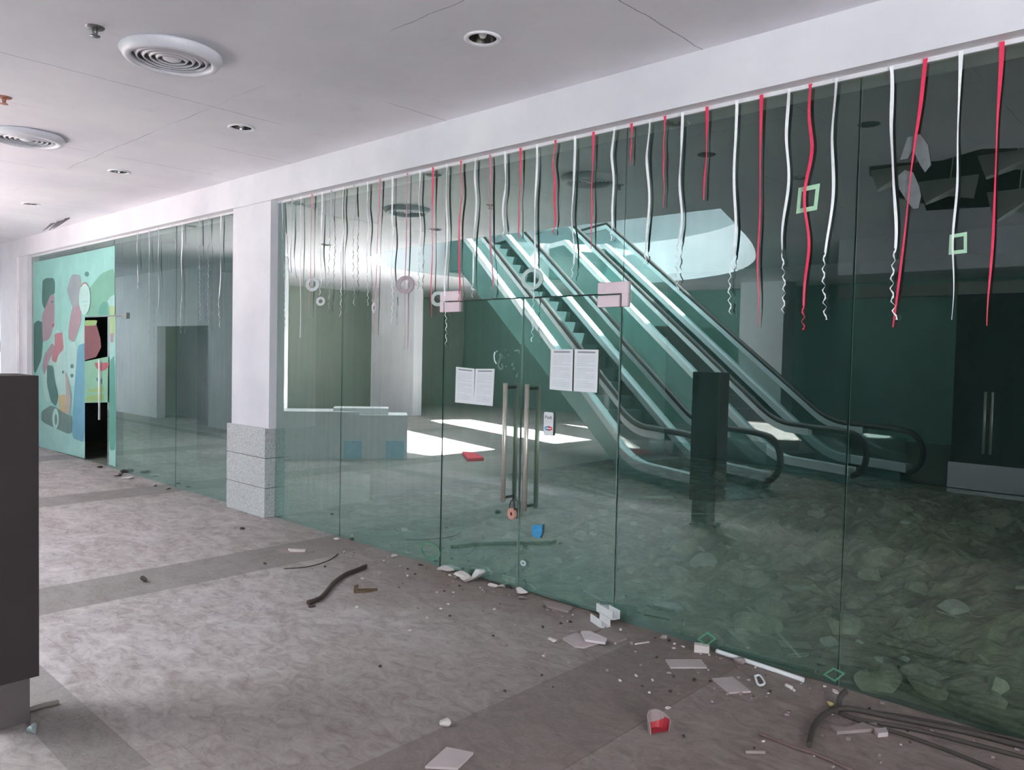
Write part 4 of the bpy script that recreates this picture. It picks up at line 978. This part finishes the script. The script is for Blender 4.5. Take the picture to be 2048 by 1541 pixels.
small(250, 944, 0.06, M_PEB, 'dark debris bit behind the pale flat debris by the left glass', 'debris')
small(200, 933, 0.06, M_PEB, 'dark bit on the threshold of the poster shop door', 'debris', flat=0.4)
small(673, 1078, 0.028, M_STONE, 'pale bit at the glass foot left of the dark clump', 'stone')
small(703, 1078, 0.04, M_PEB, 'dark clump at the glass foot by the first pane joint', 'stone', flat=0.6)
small(787, 1110, 0.045, M_STONE, 'pale flat chip at the glass foot midway to the doors', 'stone', flat=0.3)
small(842, 1129, 0.035, M_PEB, 'reddish dark chip at the glass foot just left of the doors', 'stone', flat=0.5)
for i, (px, py, s, mt, fl, lab) in enumerate(((890, 1132, 0.07, M_STONE, 0.3, 'flat pale plaster flake at the left door edge'), (905, 1136, 0.05, M_STONE, 0.5, 'pale plaster bit right of the flat flake at the left door edge'),
        (925, 1150, 0.06, M_STONE, 0.45, 'flat whitish rubble bit in front of the white plaster lump'), (935, 1158, 0.045, M_STONE, 0.5, 'whitish rubble bit nearest the viewer below the plaster lump'), (922, 1144, 0.05, M_CHKW, 0.3, 'thin white plaster plate left of the plaster lump'),
        (957, 1151, 0.062, M_CHKW, 1.0, 'largest white plaster lump at the foot of the left door'), (986, 1171, 0.028, M_STONE, 1.0, 'round whitish pebble at the foot of the left door'), (1004, 1172, 0.03, M_STONE, 0.6, 'yellowish bit right of the round pebble at the door foot'),
        (1018, 1172, 0.035, M_PEB, 0.5, 'dark bit at the meeting edge of the doors'), (1043, 1183, 0.042, M_STONE, 1.1, 'pinkish upright block just right of the meeting door edge'), (1046, 1193, 0.035, M_TILED, 0.3, 'flat pinkish flake in front of the upright pinkish block'))):
    small(px, py, s * 1.45, mt, lab, 'plaster debris', 'plaster_bit', flat=fl)
m = MB(); a = onz(1024, 1166); m.box(-0.06, 0.06, -0.02, 0.02, 0, 0.06); o = m.build('plaster_block', M_STONE); o.location = (a.x, a.y - 0.02, 0); o.rotation_euler = (0, 0, 0.1); tag(o, 'grey-white flat block standing against the door foot', 'plaster debris')
m = MB(); m.box(-0.025, 0.02, -0.02, 0.02, 0, 0.045); m.box(0.02, 0.06, -0.015, 0.02, 0, 0.04); a = onz(1397, 1304); o = m.build('plaster_block', M_STONE); o.location = (a.x, a.y, 0); o.rotation_euler = (0, 0, 0.5); tag(o, 'small white squarish block at the left end of the long white pipe', 'plaster debris')
small(1327, 1274, 0.035, M_TILED, 'brown hollow lump at the glass foot right of the door', 'stone'); small(1338, 1281, 0.02, M_PEB, 'dark pebble beside the brown hollow lump', 'stone')
small(1480, 1322, 0.045, M_TILED, 'brown lump touching the long white pipe', 'stone', flat=0.6)
small(1366, 1293, 0.018, M_STONE, 'small white chip left of the squarish block', 'stone', flat=0.5); small(1347, 1296, 0.018, M_STONE, 'yellowish chip second left of the squarish block', 'stone', flat=0.5)
fcurve([(1270, 1289), (1298, 1285)], 0.005, M_STONE, 'short pale stick on the dirt right of the tiles', 'stick', 'stick')
fcurve([(1572, 1371), (1584, 1377)], 0.010, M_STONE, 'short pale stub right of the white plastic loop', 'stick', 'plastic_stub')
small(1273, 1353, 0.014, M_STONE, 'white pebble, upper left of the scatter on the grey band', 'pebble'); small(1306, 1362, 0.013, M_STONE, 'white pebble, lower right of the scatter on the grey band', 'pebble')
small(1347, 1354, 0.016, M_PEB, 'dark pebble under the flat rectangular tile', 'pebble'); small(1285, 1372, 0.018, M_PEB, 'dark pebble below the white pebbles on the grey band', 'pebble', flat=0.6)
small(1010, 1383, 0.013, M_PEB, 'black pebble on the tile seam in the middle foreground', 'pebble'); small(760, 1334, 0.012, M_PEB, 'lone dark pebble on the pale tile at centre', 'pebble')
small(1335, 1415, 0.02, M_STONE, 'pale crumb on the edge of the grey band near the red shard', 'pebble', flat=0.4)
fcurve([(1490, 1505), (1530, 1506)], 0.008, M_TILED, 'short brown stick with pale end near the bottom right', 'stick', 'stick')
# red shard
c = onz(1318, 1466); rs_ = empty('cup_shard', (c.x, c.y, 0.0), 0.5); tag(rs_, 'broken red cup shard on the near floor at right', 'shard')
m = MB(); N_ = 9; R_ = 0.045
for k in range(N_):
    a0, a1 = PI * (0.15 + 1.1 * k / N_), PI * (0.15 + 1.1 * (k + 1) / N_); h0 = 0.05 + 0.035 * math.sin(PI * k / N_); h1 = 0.05 + 0.035 * math.sin(PI * (k + 1) / N_)
    f = lambda a_, r_, z_: Vector((r_ * math.cos(a_), r_ * math.sin(a_), z_))
    m.prism([f(a0, R_, 0), f(a1, R_, 0), f(a1, R_ * 1.15, h1), f(a0, R_ * 1.15, h0)], f((a0 + a1) / 2, 0.005, 0))
m.build('outer_wall', M_TILED, rs_)
m = MB()
for k in range(N_):
    a0, a1 = PI * (0.15 + 1.1 * k / N_), PI * (0.15 + 1.1 * (k + 1) / N_)
    f = lambda a_, r_, z_: Vector((r_ * math.cos(a_), r_ * math.sin(a_), z_)); m.poly([f(a0, R_ - 0.001, 0.002), f(a1, R_ - 0.001, 0.002), f(a1, R_ * 1.12, 0.055), f(a0, R_ * 1.12, 0.055)])
m.poly([(R_ * math.cos(PI * (0.15 + 1.1 * k / N_)), R_ * math.sin(PI * (0.15 + 1.1 * k / N_)), 0.004) for k in range(N_ + 1)])
m.build('red_inside', mat('red_glaze', (172, 56, 66), 0.4), rs_)
fcurve([(1303, 1443), (1317, 1427)], 0.006, M_TILED, 'short brown twig behind the red cup shard', 'twig', 'twig')
# cables
fcurve([(1618, 1491), (1622, 1470), (1630, 1449), (1648, 1430), (1672, 1420), (1705, 1419), (1760, 1430), (1840, 1446), (1930, 1464), (2070, 1500)], 0.013, M_CABLE, 'thick grey cable with its bent end pointing at the viewer, lower right', 'cable', 'cable')
fcurve([(1682, 1428), (1705, 1437), (1760, 1447), (1840, 1462), (1930, 1485), (2080, 1524)], 0.010, M_CABLE, 'middle dusty cable running along the right glass foot', 'cable', 'cable')
fcurve([(1690, 1430), (1740, 1452), (1800, 1468), (1890, 1500), (1960, 1528), (2050, 1565)], 0.009, M_CABLE, 'nearest dusty cable sweeping to the bottom right corner', 'cable', 'cable')
fcurve([(1730, 1422), (1820, 1436), (1920, 1455), (2080, 1490)], 0.008, M_CABLE, 'rearmost dusty cable close to the right glass', 'cable', 'cable')
fcurve([(1519, 1468), (1580, 1492), (1650, 1517), (1725, 1552)], 0.008, mat('rusty_rod', (108, 88, 84), 0.7), 'long thin rusty rod at the bottom right', 'rod', 'metal_rod')
fcurve([(1692, 1383), (1681, 1394), (1676, 1412), (1672, 1424)], 0.014, M_CABLE, 'short cable stub rising to the right pane joint', 'cable', 'cable_stub', zs_=[0.05, 0.03, 0.0, 0.0])
small(1661, 1409, 0.026, mat('yellow_bit', (196, 180, 120), 0.7), 'small yellow and white bit beside the cable stub', 'debris'); small(1671, 1382, 0.03, M_STONE, 'pale bit at the foot of the right pane joint', 'debris', flat=0.5)
# left foreground
fcurve([(-20, 1447), (30, 1431), (80, 1414), (117, 1405)], 0.012, mat('dirty_rod', (104, 98, 90), 0.7), 'dirty rod on the floor in front of the dark barrier post', 'rod', 'metal_rod')
small(66, 1462, 0.034, mat('crumpled_foil', (160, 176, 174), 0.35, 0.3), 'crumpled silvery foil scrap near the dark barrier post', 'foil')
m = MB(); a = onz(-30, 1425); b = onz(30, 1436)
# scattered crumbs
m = MB(); rr = random.Random(11)
for k in range(280):
    x = rr.uniform(-5.5, 0.6); y = -0.05 - abs(rr.gauss(0, 0.45)); s = rr.uniform(0.003, 0.010)
    if y < -2.2: continue
    Mx = Matrix.Translation((x, y, s * 0.5)) @ Matrix.Rotation(rr.uniform(0, 3), 4, 'Z') @ Matrix.Rotation(rr.uniform(-0.5, 0.5), 4, 'X')
    m.mi = rr.choice([0, 0, 1, 2]); m.box(-s, s, -s * 0.7, s * 0.7, -s * 0.5, s * 0.5, Mx)
o = m.build('floor_crumbs', [M_TILED, M_STONE, M_PEB]); tag(o, 'fine crumbs of plaster and grit scattered along the foot of the glass', 'crumbs', kind='stuff')

# ------------------------------------------------------------------ light
w = bpy.data.worlds.new('World'); SC.world = w; w.use_nodes = True
bg = w.node_tree.nodes['Background']; bg.inputs[0].default_value = (0.90, 0.94, 1.0, 1); bg.inputs[1].default_value = 1.15
sl = bpy.data.lights.new('sun', 'SUN'); sl.energy = 15.0; sl.angle = 0.02; sl.color = (1.0, 0.97, 0.96)
so = bpy.data.objects.new('sun', sl); COL.objects.link(so)
sdir = Vector((-0.50, 0.12, -1.0)); so.rotation_euler = sdir.to_track_quat('-Z', 'Y').to_euler()
pa = bpy.data.lights.new('roof_light_portal', 'AREA'); pa.shape = 'RECTANGLE'; pa.size = ROOF[1] - ROOF[0]; pa.size_y = ROOF[3] - ROOF[2]; pa.cycles.is_portal = True
po = bpy.data.objects.new('roof_light_portal', pa); COL.objects.link(po); po.location = ((ROOF[0] + ROOF[1]) / 2, (ROOF[2] + ROOF[3]) / 2, 7.6)

# ------------------------------------------------------------------ camera
cd = bpy.data.cameras.new('camera'); co = bpy.data.objects.new('camera', cd); COL.objects.link(co)
cd.sensor_fit = 'HORIZONTAL'; cd.sensor_width = 36.0; cd.lens = F / PW * 36.0; cd.clip_start = 0.05; cd.clip_end = 200
right = Vector((AX.x, AY.x, AZ.x)); down = Vector((AX.y, AY.y, AZ.y)); fwd = Vector((AX.z, AY.z, AZ.z))
Rm = Matrix((right, -down, -fwd)).transposed().to_4x4(); co.matrix_world = Matrix.Translation(CAM) @ Rm
SC.camera = co
SC.view_settings.view_transform = 'Standard'; SC.view_settings.look = 'None'; SC.view_settings.gamma = 1.0; SC.view_settings.use_curve_mapping = False
SC.view_settings.exposure = 3.93
cy = SC.cycles
cy.max_bounces = 12; cy.diffuse_bounces = 7; cy.glossy_bounces = 4; cy.transparent_max_bounces = 24; cy.caustics_reflective = False; cy.caustics_refractive = False
cy.sample_clamp_indirect = 6.0
